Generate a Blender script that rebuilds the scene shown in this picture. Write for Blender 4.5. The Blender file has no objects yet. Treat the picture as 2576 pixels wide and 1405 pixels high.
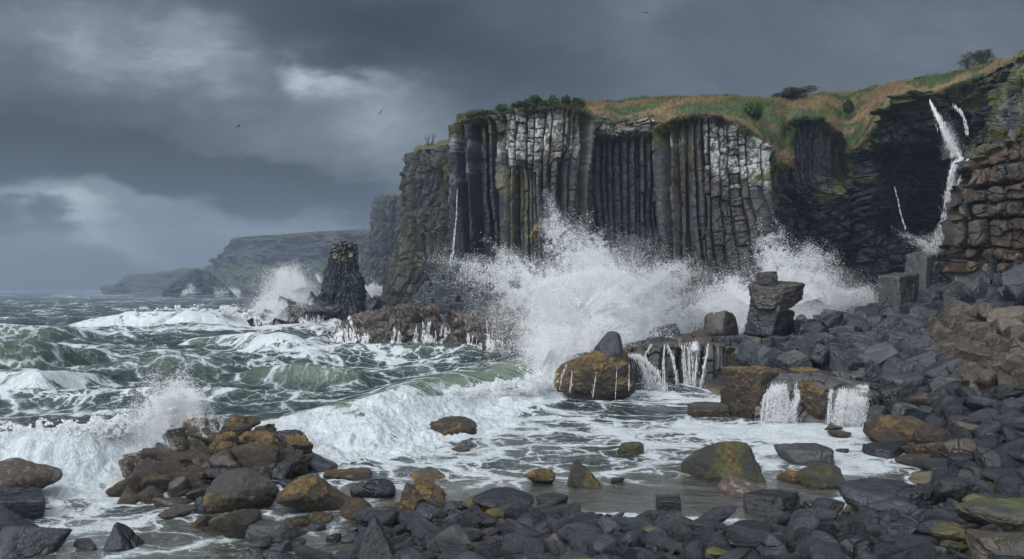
import bpy, math, random
import numpy as np
random.seed(7)
R = math.radians
SC = bpy.context.scene
COL = SC.collection
F, CX, HY, H = 1860.0, 1288.0, 728.0, 5.0      # focal length in photo units, optical axis, horizon row, eye height

def P(px, py, Y):
    """the point at distance Y seen at (px, py) of the 2576 wide photograph"""
    return np.array([(px - CX) / F * Y, Y, H - (py - HY) / F * Y])

def wy(py, z=0.0):
    return (H - z) * F / (py - HY)

# ------------------------------------------------------------------ noise
def _hash(i, j, k, seed):
    h = (i.astype(np.int64) * 374761393 + j.astype(np.int64) * 668265263 + k.astype(np.int64) * 2147483647 + seed * 974634777) & 0xFFFFFFFF
    h = ((h ^ (h >> 13)) * 1274126177) & 0xFFFFFFFF
    h = ((h ^ (h >> 15)) * 2246822519) & 0xFFFFFFFF
    h = h ^ (h >> 16)
    return (h & 0xFFFFFF) / float(0xFFFFFF)

def h1(i, seed=0, j=None, k=None):
    i = np.asarray(i)
    z = np.zeros_like(i)
    return _hash(i, z if j is None else np.asarray(j), z if k is None else np.asarray(k), seed)

def vn(x, y, z=0.0, seed=0):
    x, y, z = np.broadcast_arrays(np.asarray(x, float), np.asarray(y, float), np.asarray(z, float))
    xi, yi, zi = np.floor(x).astype(np.int64), np.floor(y).astype(np.int64), np.floor(z).astype(np.int64)
    fx, fy, fz = x - xi, y - yi, z - zi
    fx, fy, fz = [t * t * t * (t * (t * 6 - 15) + 10) for t in (fx, fy, fz)]
    o = 0
    for a in (0, 1):
        for b in (0, 1):
            for c in (0, 1):
                o = o + _hash(xi + a, yi + b, zi + c, seed) * (fx if a else 1 - fx) * (fy if b else 1 - fy) * (fz if c else 1 - fz)
    return o

def fbm(x, y, z=0.0, seed=0, octv=4, gain=.5):
    o, a, s = 0, 1.0, 0.0
    x, y, z = np.asarray(x, float), np.asarray(y, float), np.asarray(z, float)
    for q in range(octv):
        o = o + a * vn(x, y, z, seed + q * 31); s += a; a *= gain
        x, y, z = x * 2.03 + 11.3, y * 2.03 + 5.7, z * 2.03 + 3.1
    return o / s

def ridged(x, y, z=0.0, seed=0, octv=4):
    o, a, s = 0, 1.0, 0.0
    for q in range(octv):
        o = o + a * (1 - np.abs(2 * vn(x, y, z, seed + q * 17) - 1)); s += a; a *= .5
        x, y, z = x * 2.07 + 3.3, y * 2.07 + 7.7, z * 2.07 + 1.9
    return o / s

def ss(a, b, x):
    t = np.clip((x - a) / (b - a), 0, 1)
    return t * t * (3 - 2 * t)

def mix(a, b, t):
    return a + (b - a) * t

def cmix(c, d, m):
    """blend an (N,3) colour array towards colour d by mask m"""
    return c + (np.asarray(d, float) - c) * np.asarray(m)[:, None]

def rng(seed):
    return np.random.default_rng(seed)

# ------------------------------------------------------------------ meshes
def mesh(name, v, f, mat=None, smooth=True, attrs=None, parent=None, link=True):
    me = bpy.data.meshes.new(name)
    v = np.ascontiguousarray(v, np.float32); f = np.ascontiguousarray(f, np.int32)
    n, k = f.shape
    me.vertices.add(len(v)); me.vertices.foreach_set('co', v.ravel())
    me.loops.add(n * k); me.loops.foreach_set('vertex_index', f.ravel())
    me.polygons.add(n)
    me.polygons.foreach_set('loop_start', np.arange(0, n * k, k, dtype=np.int32))
    me.update(calc_edges=True)
    me.polygons.foreach_set('use_smooth', np.full(n, smooth, bool))
    for an, av in (attrs or {}).items():
        av = np.asarray(av, np.float32)
        if av.ndim == 2:
            a = me.attributes.new(an, 'FLOAT_COLOR', 'POINT')
            a.data.foreach_set('color', np.concatenate([av, np.ones((len(av), 1), np.float32)], 1).ravel())
        else:
            a = me.attributes.new(an, 'FLOAT', 'POINT'); a.data.foreach_set('value', av)
    if mat: me.materials.append(mat)
    if not link: return me
    o = bpy.data.objects.new(name, me); COL.objects.link(o)
    if parent: o.parent = parent
    return o

def grid_faces(nr, nc):
    a = np.arange(nr * nc).reshape(nr, nc)
    return np.stack([a[:-1, :-1], a[:-1, 1:], a[1:, 1:], a[1:, :-1]], -1).reshape(-1, 4)

def tag(o, label=None, cat=None, group=None, kind=None):
    if label: o['label'] = label
    if cat: o['category'] = cat
    if group: o['group'] = group
    if kind: o['kind'] = kind
    return o

def empty(name, loc):
    o = bpy.data.objects.new(name, None); COL.objects.link(o); o.location = [float(t) for t in loc]; o.empty_display_size = .2
    return o

_ico = {}
def ico(n):
    if n not in _ico:
        import bmesh
        bm = bmesh.new(); bmesh.ops.create_icosphere(bm, subdivisions=n, radius=1.0)
        v = np.array([x.co[:] for x in bm.verts]); f = np.array([[q.index for q in t.verts] for t in bm.faces]); bm.free()
        v /= np.linalg.norm(v, axis=1)[:, None]
        _ico[n] = (v, f)
    return _ico[n]

# ------------------------------------------------------------------ node helper
class NT:
    def __init__(s, nt): s.nt = nt; s.L = nt.links
    def n(s, t, **kw):
        x = s.nt.nodes.new(t)
        for k, v in kw.items():
            if hasattr(x, k): setattr(x, k, v)
            else: s.put(x, k, v)
        return x
    def put(s, node, key, v):
        i = node.inputs[key]
        if isinstance(v, bpy.types.NodeSocket): s.L.new(v, i)
        else: i.default_value = v
    def m(s, op, a, b=None, c=None, clamp=False):
        x = s.nt.nodes.new('ShaderNodeMath'); x.operation = op; x.use_clamp = clamp
        for i, v in enumerate((a, b, c)):
            if v is not None: s.put(x, i, v)
        return x.outputs[0]
    def ss(s, v, a, b, lo=0.0, hi=1.0):
        x = s.nt.nodes.new('ShaderNodeMapRange'); x.interpolation_type = 'SMOOTHSTEP'
        for i, q in enumerate((v, a, b, lo, hi)): s.put(x, i, q)
        return x.outputs[0]
    def mixc(s, fac, a, b, mode='MIX'):
        x = s.nt.nodes.new('ShaderNodeMix'); x.data_type = 'RGBA'; x.blend_type = mode
        s.put(x, 0, fac)
        s.put(x, 6, a if isinstance(a, bpy.types.NodeSocket) else (*a, 1)); s.put(x, 7, b if isinstance(b, bpy.types.NodeSocket) else (*b, 1))
        return x.outputs[2]
    def noise(s, vec, scale, detail=4.0, rough=.55, dist=0.0, out=0):
        x = s.nt.nodes.new('ShaderNodeTexNoise')
        s.put(x, 'Vector', vec); s.put(x, 'Scale', scale); s.put(x, 'Detail', detail); s.put(x, 'Roughness', rough); s.put(x, 'Distortion', dist)
        return x.outputs[out]
    def vm(s, op, a, b):
        x = s.nt.nodes.new('ShaderNodeVectorMath'); x.operation = op
        s.put(x, 0, a)
        if op == 'SCALE': s.put(x, 'Scale', b)
        else: s.put(x, 1, b)
        return x.outputs[0]
    def mapping(s, vec, scale=(1, 1, 1), rot=(0, 0, 0), loc=(0, 0, 0)):
        x = s.nt.nodes.new('ShaderNodeMapping'); s.put(x, 'Vector', vec); s.put(x, 'Scale', scale); s.put(x, 'Rotation', rot); s.put(x, 'Location', loc)
        return x.outputs[0]

def newmat(name):
    m = bpy.data.materials.new(name); m.use_nodes = True
    m.node_tree.nodes.clear()
    t = NT(m.node_tree)
    out = t.n('ShaderNodeOutputMaterial')
    return m, t, out

def rock_mat(name, grain=3.0, bump=.05, rough=(.38, .75), spec=.5, var=.55, base=None, coord='Object', cracks=0.0, fine=14.0):
    """wet stone: the mesh's own Col colours broken up by grain, with bump and patchy gloss"""
    m, t, out = newmat(name)
    tc = t.n('ShaderNodeTexCoord').outputs[coord]
    if base is None:
        a = t.n('ShaderNodeAttribute', attribute_name='Col'); col = a.outputs['Color']
    else:
        col = t.mixc(0.0, base, base)
    oi = t.n('ShaderNodeObjectInfo')
    vec = t.vm('ADD', tc, t.vm('SCALE', (1., 1., 1.), t.m('MULTIPLY', oi.outputs['Random'], 37.0)))
    n1 = t.noise(vec, grain, 6.0, .62)
    n2 = t.noise(vec, grain * fine / 3, 5.0, .7)
    n3 = t.noise(vec, grain * .23, 3.0, .5)
    k = t.m('ADD', t.m('MULTIPLY', n1, 1.0), t.m('ADD', t.m('MULTIPLY', n2, .7), t.m('MULTIPLY', n3, .5)))      # mean 1.1
    k = t.m('ADD', t.m('MULTIPLY', t.m('SUBTRACT', k, 1.1), var * 2.2), 1.0)
    k = t.m('MULTIPLY', t.m('MAXIMUM', k, .12), .80)
    hgt = t.m('ADD', t.m('MULTIPLY', n1, 1.0), t.m('MULTIPLY', n2, .35))
    if cracks:
        vo = t.n('ShaderNodeTexVoronoi', feature='DISTANCE_TO_EDGE')
        dv = t.vm('ADD', vec, t.vm('SCALE', t.noise(vec, grain * .5, 3.0, .5, 0.0, 1), 1.2 / grain))
        t.put(vo, 'Vector', dv); t.put(vo, 'Scale', grain * .42)
        cr = t.ss(vo.outputs['Distance'], 0.0, .035, 0.0, 1.0)
        cr = t.m('MAXIMUM', cr, t.ss(n3, .42, .58))
        k = t.m('MULTIPLY', k, t.m('ADD', t.m('MULTIPLY', cr, cracks), 1 - cracks))
        hgt = t.m('ADD', hgt, t.m('MULTIPLY', cr, .5))
    cc = t.n('ShaderNodeCombineColor')
    for i in range(3): t.put(cc, i, k)
    c2 = t.mixc(1.0, col, cc.outputs[0], 'MULTIPLY')
    b = t.n('ShaderNodeBump'); t.put(b, 'Strength', 1.0); t.put(b, 'Distance', bump); t.put(b, 'Height', hgt)
    r = t.ss(n3, .35, .68, rough[0], rough[1])
    bs = t.n('ShaderNodeBsdfPrincipled'); t.put(bs, 'Base Color', c2); t.put(bs, 'Roughness', r); t.put(bs, 'Specular IOR Level', spec); t.put(bs, 'Normal', b.outputs[0])
    t.L.new(bs.outputs[0], out.inputs[0])
    return m

# ------------------------------------------------------------------ camera, render
cam = bpy.data.cameras.new('camera'); co = bpy.data.objects.new('camera', cam); COL.objects.link(co)
co.location = (0, 0, H); co.rotation_euler = (R(90), 0, 0)
cam.sensor_width = 36; cam.lens = 36 * F / 2576; cam.shift_y = (HY - 702.5) / 2576; cam.clip_end = 60000; cam.clip_start = .1
SC.camera = co
SC.render.engine = 'CYCLES'
SC.view_settings.view_transform = 'Standard'; SC.view_settings.look = 'None'; SC.view_settings.gamma = 1; SC.view_settings.exposure = 0.34
cy = SC.cycles
cy.use_denoising = True
try:
    cy.denoiser = 'OPENIMAGEDENOISE'; cy.denoising_input_passes = 'RGB_ALBEDO_NORMAL'
except Exception: pass
cy.max_bounces = 9; cy.diffuse_bounces = 8; cy.glossy_bounces = 2; cy.transmission_bounces = 3; cy.volume_bounces = 0; cy.transparent_max_bounces = 24
cy.volume_step_rate = 1.0; cy.volume_max_steps = 96
cy.use_adaptive_sampling = True; cy.adaptive_threshold = .02
# ------------------------------------------------------------------ sky and light
SUN_EL, SUN_AZ = R(46), R(-122)            # azimuth measured from the view direction (+Y) towards the right; the sun is up to the left, a little behind
w = bpy.data.worlds.new('World'); SC.world = w; w.use_nodes = True
w.node_tree.nodes.clear(); t = NT(w.node_tree)
wo = t.n('ShaderNodeOutputWorld'); bg = t.n('ShaderNodeBackground')
tc = t.n('ShaderNodeTexCoord')
sep = t.n('ShaderNodeSeparateXYZ'); t.put(sep, 0, tc.outputs['Generated'])
x, y, z = sep.outputs
ay = t.m('MAXIMUM', t.m('ABSOLUTE', y), .12)
u0 = t.m('DIVIDE', x, ay); v0 = t.m('DIVIDE', z, ay)
# cloud deck coordinates (tangent of the bearing), warped by noise
cb = t.n('ShaderNodeCombineXYZ'); t.put(cb, 0, u0); t.put(cb, 1, v0); t.put(cb, 2, t.m('MULTIPLY', t.m('SIGN', y), 3.0))
base = cb.outputs[0]
st = t.mapping(base, (1.0, 2.2, 1.0))
wn = t.noise(st, 3.2, 5.0, .55, 0.0, 1)
wn2 = t.noise(st, 11.0, 5.0, .6, 0.0, 1)
wv = t.vm('ADD', t.vm('SCALE', t.vm('SUBTRACT', wn, (.5, .5, .5)), .17), t.vm('SCALE', t.vm('SUBTRACT', wn2, (.5, .5, .5)), .075))
wp = t.vm('ADD', base, wv)
s2 = t.n('ShaderNodeSeparateXYZ'); t.put(s2, 0, wp)
U, V = s2.outputs[0], s2.outputs[1]
def blob(px, py, rx, ry, amp, rot=0, pw=1.0):
    cu, cv, a = (px - CX) / F, (HY - py) / F, R(-rot)
    du, dv = t.m('SUBTRACT', U, cu), t.m('SUBTRACT', V, cv)
    ca, sa = math.cos(a), math.sin(a)
    e = t.m('MULTIPLY', t.m('ADD', t.m('MULTIPLY', du, ca), t.m('MULTIPLY', dv, sa)), F / rx)
    g = t.m('MULTIPLY', t.m('SUBTRACT', t.m('MULTIPLY', dv, ca), t.m('MULTIPLY', du, sa)), F / ry)
    d = t.m('ADD', t.m('MULTIPLY', e, e), t.m('MULTIPLY', g, g))
    if pw != 1: d = t.m('POWER', d, pw)
    return t.m('MULTIPLY', t.m('EXPONENT', t.m('MULTIPLY', d, -1.0)), amp)
L = .20
terms = [
    # px, py, rx, ry, amplitude (display units), rotation, hardness
    blob(240, 90, 330, 150, .20, 8, 1.3), blob(500, 110, 95, 120, .13, -35, 1.4), blob(420, 20, 60, 60, .06, 0),
    blob(60, 60, 120, 160, -.05, 0), blob(330, 160, 260, 45, .04, 0),
    blob(820, 70, 330, 110, -.09, 8), blob(1150, 130, 360, 120, -.08, 12), blob(1500, 170, 300, 70, -.03, 0),
    blob(790, 195, 110, 42, .29, 4, 1.3), blob(735, 185, 40, 40, .06, 0), blob(930, 215, 90, 42, .10, 5), blob(900, 290, 260, 110, .12, 0), blob(1020, 370, 200, 120, .07, 0),
    blob(150, 300, 420, 90, -.05, 4), blob(300, 425, 480, 62, -.28, 5, 1.5), blob(760, 470, 330, 55, -.19, 6, 1.4), blob(40, 370, 180, 70, -.10, 0),
    blob(60, 505, 260, 40, .08, 3), blob(500, 560, 500, 70, .10, 3), blob(230, 590, 190, 38, .12, 14, 1.6), blob(120, 560, 110, 30, .07, 8, 1.5), blob(330, 640, 120, 25, .06, 12),
    blob(30, 580, 95, 42, -.17, 0, 2.2), blob(150, 610, 50, 14, -.10, 0, 1.4), blob(300, 660, 330, 28, .03, 0), blob(800, 640, 330, 60, .04, 0),
    blob(1650, 40, 100, 120, .06, -20), blob(1760, 220, 130, 120, .03, -25), blob(2300, 130, 480, 160, .05, 0), blob(1900, 60, 260, 90, -.02, 0),
]
f1 = t.noise(t.mapping(wp, (1, 2.0, 1)), 3.0, 8.0, .6)
f2 = t.noise(t.mapping(wp, (1, 1.7, 1)), 9.0, 8.0, .62)
S = t.m('ADD', t.m('MULTIPLY', t.m('SUBTRACT', f1, .5), .14), .375)
S = t.m('ADD', S, t.m('MULTIPLY', t.m('SUBTRACT', f2, .5), .13))
S = t.m('ADD', t.m('MULTIPLY', t.m('ADD', S, -.385), 1.0), .385)
acc = terms[0]
for q in terms[1:]: acc = t.m('ADD', acc, q)
acc = t.m('MULTIPLY', acc, t.ss(t.m('ADD', t.m('MULTIPLY', f2, .55), t.m('MULTIPLY', f1, .45)), .34, .66, .75, 1.25))
S = t.m('ADD', S, t.m('MULTIPLY', acc, 1.45))
S = t.m('MAXIMUM', t.m('MULTIPLY', S, .765), .10)
lin = t.m('POWER', S, 2.25)
cr = t.n('ShaderNodeValToRGB'); t.put(cr, 0, S)
e = cr.color_ramp.elements
e[0].position = .12; e[0].color = (.78, .98, 1.26, 1)
e[1].position = .62; e[1].color = (.90, 1.0, 1.09, 1)
q = e.new(.30); q.color = (.86, 1.0, 1.17, 1)
q = e.new(.45); q.color = (.88, .99, 1.14, 1)
cc = t.n('ShaderNodeCombineColor')
for i in range(3): t.put(cc, i, lin)
front = t.mixc(1.0, cr.outputs[0], cc.outputs[0], 'MULTIPLY')
# unseen sky overhead, behind the camera and sunward, brightened to light the scene
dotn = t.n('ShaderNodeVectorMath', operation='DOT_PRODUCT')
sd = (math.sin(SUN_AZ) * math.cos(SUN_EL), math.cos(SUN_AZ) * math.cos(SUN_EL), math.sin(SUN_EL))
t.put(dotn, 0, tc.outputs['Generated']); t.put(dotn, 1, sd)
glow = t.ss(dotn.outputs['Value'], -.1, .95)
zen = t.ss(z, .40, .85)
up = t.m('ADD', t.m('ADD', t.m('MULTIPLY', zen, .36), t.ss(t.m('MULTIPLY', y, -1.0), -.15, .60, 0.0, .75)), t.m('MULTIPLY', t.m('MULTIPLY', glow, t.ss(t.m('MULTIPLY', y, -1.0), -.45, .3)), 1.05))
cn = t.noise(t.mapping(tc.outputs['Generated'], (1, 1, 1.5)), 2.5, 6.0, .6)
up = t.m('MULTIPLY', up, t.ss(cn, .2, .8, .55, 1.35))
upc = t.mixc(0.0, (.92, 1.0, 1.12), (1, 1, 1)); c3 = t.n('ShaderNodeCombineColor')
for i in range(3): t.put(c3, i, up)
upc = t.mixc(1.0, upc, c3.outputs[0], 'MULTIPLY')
sky = t.n('ShaderNodeTexSky'); sky.sky_type = 'NISHITA'; sky.sun_disc = False; sky.sun_elevation = SUN_EL; sky.sun_rotation = SUN_AZ; sky.air_density = 1; sky.dust_density = 3
skc = t.vm('SCALE', sky.outputs[0], .006)
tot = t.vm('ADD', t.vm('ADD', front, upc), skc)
low = t.ss(z, -.03, .0)
c4 = t.n('ShaderNodeCombineColor')
for i in range(3): t.put(c4, i, t.m('ADD', t.m('MULTIPLY', low, .85), .15))
fin = t.mixc(1.0, tot, c4.outputs[0], 'MULTIPLY')
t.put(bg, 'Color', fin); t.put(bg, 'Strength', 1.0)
t.L.new(bg.outputs[0], wo.inputs[0])
w.cycles.sampling_method = 'MANUAL'; w.cycles.sample_map_resolution = 512
sl = bpy.data.lights.new('sun', 'SUN'); sl.energy = 1.5; sl.angle = R(12); sl.color = (1, .96, .9)
so = bpy.data.objects.new('sun', sl); COL.objects.link(so)
from mathutils import Vector
so.rotation_euler = Vector((-sd[0], -sd[1], -sd[2])).to_track_quat('-Z', 'Y').to_euler(); so.location = (-30, -20, 40)
# ------------------------------------------------------------------ the sea
def polyridge(X, Y, pts, back, front, seedn=0):
    """ridge along a polyline of (x, y, height): returns height, signed distance (positive = shoreward), along-parameter"""
    best = np.full(X.shape, 1e9); sd = np.zeros(X.shape); hh = np.zeros(X.shape); tt = np.zeros(X.shape)
    n = len(pts) - 1
    for i in range(n):
        (x0, y0, a), (x1, y1, b) = pts[i], pts[i + 1]
        dx, dy = x1 - x0, y1 - y0; l2 = dx * dx + dy * dy
        tr = ((X - x0) * dx + (Y - y0) * dy) / l2
        q = np.clip(tr, 0, 1)
        ex, ey = X - (x0 + q * dx), Y - (y0 + q * dy)
        d = np.hypot(ex, ey)
        s = np.where((ex * dy - ey * dx) > 0, 1.0, -1.0)     # left-to-right polyline: shore side is negative Y side
        m = d < best
        best = np.where(m, d, best); sd = np.where(m, d * s, sd); hh = np.where(m, mix(a, b, q), hh); tt = np.where(m, (i + q) / n, tt)
    return hh, sd, tt

def wpt(px, py, h):
    Y = (H - h) * F / (py - HY); return ((px - CX) / F * Y, Y, h)

RIDGES = [  # points, back width, front width, foam, puff
    ([wpt(520, 1080, .5), wpt(700, 1050, .9), wpt(860, 1005, 1.35), wpt(1000, 975, 1.45), wpt(1100, 957, 1.25), wpt(1220, 935, 1.15), wpt(1340, 905, 1.2), wpt(1400, 880, 1.3)], 2.8, 1.9, 1.0, 1.0),
    ([wpt(-300, 1090, 1.2), wpt(0, 1085, 1.3), wpt(170, 1080, 1.35), wpt(300, 1065, 1.3), wpt(420, 1060, .9)], 2.4, 1.3, 1.0, 1.0),
    ([wpt(230, 800, .9), wpt(350, 782, 2.0), wpt(470, 780, 2.2), wpt(580, 778, 2.2), wpt(660, 800, 1.0)], 5.0, 2.2, .95, .5),
    ([wpt(-300, 815, 1.2), wpt(-60, 818, 1.9), wpt(120, 812, 2.0), wpt(240, 832, 1.0)], 3.6, 2.4, .12, .0),
    ([wpt(480, 850, .9), wpt(590, 838, 1.4), wpt(700, 842, 1.7), wpt(800, 850, 1.5), wpt(850, 840, 1.0)], 2.6, 1.7, .30, .1),
    ([wpt(-300, 880, 1.2), wpt(-20, 872, 1.9), wpt(110, 868, 1.9), wpt(250, 880, 1.2)], 2.2, 1.5, .1, .0),
    ([wpt(-40, 930, 1.1), wpt(90, 925, 1.5), wpt(230, 938, .8)], 1.9, 1.3, .1, .0),
    ([wpt(300, 905, .9), wpt(430, 892, 1.3), wpt(560, 908, .8)], 1.9, 1.3, .1, .0),
    ([wpt(640, 922, .7), wpt(760, 905, 1.1), wpt(900, 925, .7)], 1.9, 1.3, .1, .0),
]

def sea_fields(X, Y):
    shore = ss(20, 44, Y + np.clip(-X, 0, 14) * .3) * .9 + .1          # swell dies towards the shore
    bay = ss(-2, 5, X) * (1 - ss(34, 40, Y)) ; shore = shore * (1 - .75 * bay)
    wx = X + 3.0 * (vn(X / 11, Y / 11, 0, 5) - .5); wyy = Y + 3.0 * (vn(X / 9, Y / 9, 0, 6) - .5)
    rot = .16
    a, b = wx * math.cos(rot) + wyy * math.sin(rot), -wx * math.sin(rot) + wyy * math.cos(rot)
    def crest(n): return (1 - np.abs(2 * n - 1)) ** 1.6
    z = 1.15 * crest(vn(a / 17, b / 9.5, 0, 11)) + .62 * crest(vn(a / 9, b / 5.2, 0, 12)) + .30 * crest(vn(a / 4.4, b / 2.7, 0, 13))
    z = (z - .85) * shore
    det = ss(420, 60, Y)
    z += (.13 * crest(vn(a / 2.1, b / 1.3, 0, 14)) + .06 * crest(vn(a / 1.0, b / .62, 0, 15)) - .08) * (.35 + .65 * shore) * det
    far = ss(250, 1500, Y); z *= (1 - .7 * far)
    foam = .05 + .24 * ss(.42, .72, fbm(X / 22, Y / 12, 0, 21, 3)) + .10 * ss(.35, 1.2, z / np.maximum(shore, .3))
    foam += .08 * ss(160, 60, Y)
    aer_glow = ss(.3, 1.4, z) * .35
    # white water round the reefs and over the right-hand bay
    def near(px, py, rx, ry, amp, p=1.0):
        Yc = wy(py); Xc = (px - CX) / F * Yc
        return amp * np.exp(-(((X - Xc) / rx) ** 2 + ((Y - Yc) / ry) ** 2) ** p)
    foam += near(980, 900, 12, 4, .17) + near(1250, 925, 11, 4, .13) + near(760, 830, 14, 9, .22) + near(700, 905, 12, 6, .06)
    foam += near(1700, 1000, 4.5, 2.2, .44) + near(1980, 1080, 5.5, 1.9, .48) + near(1500, 1060, 7, 2.4, .16) + near(1750, 1110, 6, 3.0, .20) + near(2130, 1140, 3.2, 3.0, .38)
    foam += near(100, 1290, 4.0, 2.6, .36) + near(250, 1360, 3.5, 1.6, .12) + near(1000, 1200, 6.5, 2.0, .24) + near(620, 990, 10, 3.4, .20) + near(1400, 1150, 7, 2.2, .14)
    foam += near(-100, 1010, 8, 3, .12) + near(300, 1010, 9, 3, .15)
    puff = np.zeros(X.shape)
    for i, (pts, bk, fr, fo, pf) in enumerate(RIDGES):
        hh, sd, tt = polyridge(X, Y, pts, bk, fr)
        x0, x1 = pts[0][0], pts[-1][0]
        sc = 1 + .0 * X
        wob = (vn(X / 2.2, Y / 2.2, 0, 50 + i) - .5) * .9
        s = sd + wob
        endf = ss(-2.5, .5, X - x0) * ss(-2.5, .5, x1 - X) if i not in (0,) else ss(-3, .5, X - x0) * ss(-3.5, 0, x1 - X)
        prof = np.where(s < 0, np.exp(-(s / bk) ** 2), np.exp(-(s / fr) ** 2 * 1.25))
        prof *= endf
        lump = 1 + .28 * (vn(X / 3.0, Y / 3.0, 0, 70 + i) - .5)
        z = z * (1 - .8 * prof) + hh * lump * prof
        if fo > .5:
            gb = (ss(3.2, 6.5, X) if False else ss(.34, .60, tt) * ss(.99, .93, tt)) * (.9 if i == 0 else .0)      # smooth green face under the lip of the main wave
            m = (ss(-.5, .35, s) * (1 - gb * ss(-.1, .1, s) * ss(1.25, .9, s + .5 * (vn(X * 2.2, Y * .5, 0, 33) - .5)))) * (1 - ss(fr * 1.5, fr * 2.4, s)) * endf
            jag = ss(.34, .64, .75 * fbm(X / 1.4, Y / 1.1, 0, 80 + i, 4) + .25 * fbm(X * .9, Y * .25, 0, 83 + i, 2) + .12 * ss(0, fr, s))
            foam = np.maximum(foam, m * fo * (.26 + .66 * jag)); puff = np.maximum(puff, m * pf * jag * ss(.1, .5, s / fr + .25))
            foam += .14 * endf * ss(fr * 3.4, fr * 1.4, s) * (s > 0) + .10 * endf * ss(-bk * 2.4, -bk * .3, s) * (s < 0)
            aer_glow = np.maximum(aer_glow, endf * ss(-1.2, .2, s) * ss(fr * 1.6, .3, s))
            gm_ = gb * ss(-.25, .1, s) * ss(1.5, .9, s + .7 * (vn(X * 2.4, Y * .4, 0, 33) - .5)); foam = foam * (1 - .62 * gm_); puff = puff * (1 - gm_)
        else:
            foam += fo * prof + .12 * endf * ss(.4, -.1, np.abs(s)); aer_glow = np.maximum(aer_glow, .55 * prof * ss(-.5, .5, s) * endf)
    # billows of the white water
    bil = np.abs(2 * fbm(X / 1.1, Y / .9, 0, 91, 2) - 1) * 1.3 + np.abs(2 * vn(X / .42, Y / .38, 0, 92) - 1) * .42 + .34 * np.abs(2 * vn(X / .19, Y / .19, 0, 93) - 1) + .12 * vn(X / .09, Y / .09, 0, 94)
    z = z + puff * (bil - .45) * .24
    return z, np.clip(foam, 0, 1.1), np.clip(aer_glow, 0, 1), puff

pys = [1470.0]
while pys[-1] > 736: pys.append(pys[-1] - (1.05 if pys[-1] > 770 else .7))
Yr = wy(np.array(pys)); Yr = np.concatenate([[6.0, 9.0], Yr, [1300, 1500, 1800, 2300, 3000, 4200, 6000, 9000, 14000, 22000, 40000]])
nc = 1000
tx = np.linspace((-420 - CX) / F, (3000 - CX) / F, nc)
YY, TT = np.meshgrid(Yr, tx, indexing='ij'); XX = TT * YY
sz, sf, sa, sp = sea_fields(XX, YY)
# ------------------------------------------------------------------ beach terrain: thin-plate surface through surveyed points
def gp(px, py, Y): p = P(px, py, Y); return p
GP = [gp(900, 1405, 13.2), gp(1300, 1405, 12.9), gp(1700, 1405, 12.7), gp(2100, 1405, 12.3), gp(2576, 1405, 11.6), gp(2900, 1405, 11.0),
      gp(1100, 1330, 15.0), gp(1500, 1330, 14.9), gp(1900, 1340, 14.6), gp(2300, 1300, 15.0), gp(2576, 1280, 14.9), gp(2800, 1280, 14.5),
      gp(2350, 1200, 19.2), gp(2480, 1150, 19.8), gp(2576, 1150, 19.2), gp(2330, 1100, 23.4), gp(2450, 1060, 24.0), gp(2576, 1060, 22.0), gp(2750, 1060, 20.5),
      gp(2250, 1040, 26.6), gp(2576, 980, 26.0), gp(2400, 960, 30.5), gp(2200, 960, 33.0), gp(2750, 950, 25), gp(2576, 890, 31.0), gp(2400, 870, 36.5), gp(2200, 880, 39.0),
      gp(2576, 800, 36.5), gp(2400, 800, 41.0), gp(2200, 820, 46.0), gp(2576, 720, 40.0), gp(2440, 730, 44.0), gp(2300, 780, 50.0), gp(2750, 700, 40.0),
      gp(2000, 835, 50.0), gp(2000, 858, 42.0), gp(1850, 850, 44.0), gp(1700, 855, 45.0), gp(1600, 868, 44.0), gp(1800, 840, 56.0), gp(2100, 815, 60.0), gp(2300, 770, 62.0), gp(1600, 845, 60.0),
      gp(2050, 935, 34.5), gp(1900, 925, 36.0), gp(2150, 930, 34.5)]
GP = [tuple(p) for p in GP]
def zp(px, Y, z): return ((px - CX) / F * Y, Y, z)
for px, py in ((760, 1345), (950, 1300), (1060, 1290), (1200, 1270), (1340, 1290), (1500, 1303), (1700, 1315), (1880, 1325), (2080, 1300), (2150, 1250), (2330, 1225), (2340, 1165), (2235, 1110), (2185, 1065)):
    GP.append(zp(px, wy(py), 0.0))
for px, py, z in ((500, 1400, -.3), (200, 1400, -.35), (600, 1330, -.25), (1000, 1230, -.3), (1350, 1240, -.22), (1600, 1250, -.2), (1850, 1230, -.22), (2050, 1200, -.22), (2150, 1130, -.3), (1500, 1150, -.8), (1900, 1120, -.6), (1100, 1130, -1.2),
                  (1500, 1040, -1.6), (1700, 1000, -1.3), (1300, 1000, -2.0), (600, 1150, -1.3), (200, 1200, -1.0), (-200, 1300, -.8), (-300, 1100, -2), (500, 1000, -3), (2000, 1080, -.7), (2130, 1080, -.4)):
    GP.append(zp(px, wy(py), z))
GP.append(zp(840, wy(1362), -.10)); GP.append(zp(825, wy(1395), -.08))
for X_, Y_, z_ in ((-6, 9, -.2), (-6, 4, .3), (0, 8, .55), (0, 2, 1.0), (8, 5, 1.2), (14, 5, 1.6), (-12, 3, .1), (-14, 10, -.6), (0, 46, -2.5), (-10, 46, -3.5), (6, 42, -1.4), (-30, 30, -3.5), (20, 12, 2.4), (30, 25, 4.5), (38, 45, 8), (5, 62, -1), (-10, 62, -3)):
    GP.append((X_, Y_, z_))
GPa = np.array(GP)
def _phi(r2): return .5 * r2 * np.log(r2 + 1e-9)
_n = len(GPa); _A = np.zeros((_n + 3, _n + 3))
_d2 = ((GPa[:, None, :2] - GPa[None, :, :2]) ** 2).sum(-1)
_A[:_n, :_n] = _phi(_d2) + np.eye(_n) * .6
_A[:_n, _n] = 1; _A[:_n, _n + 1:] = GPa[:, :2]; _A[_n, :_n] = 1; _A[_n + 1:, :_n] = GPa[:, :2].T
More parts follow.
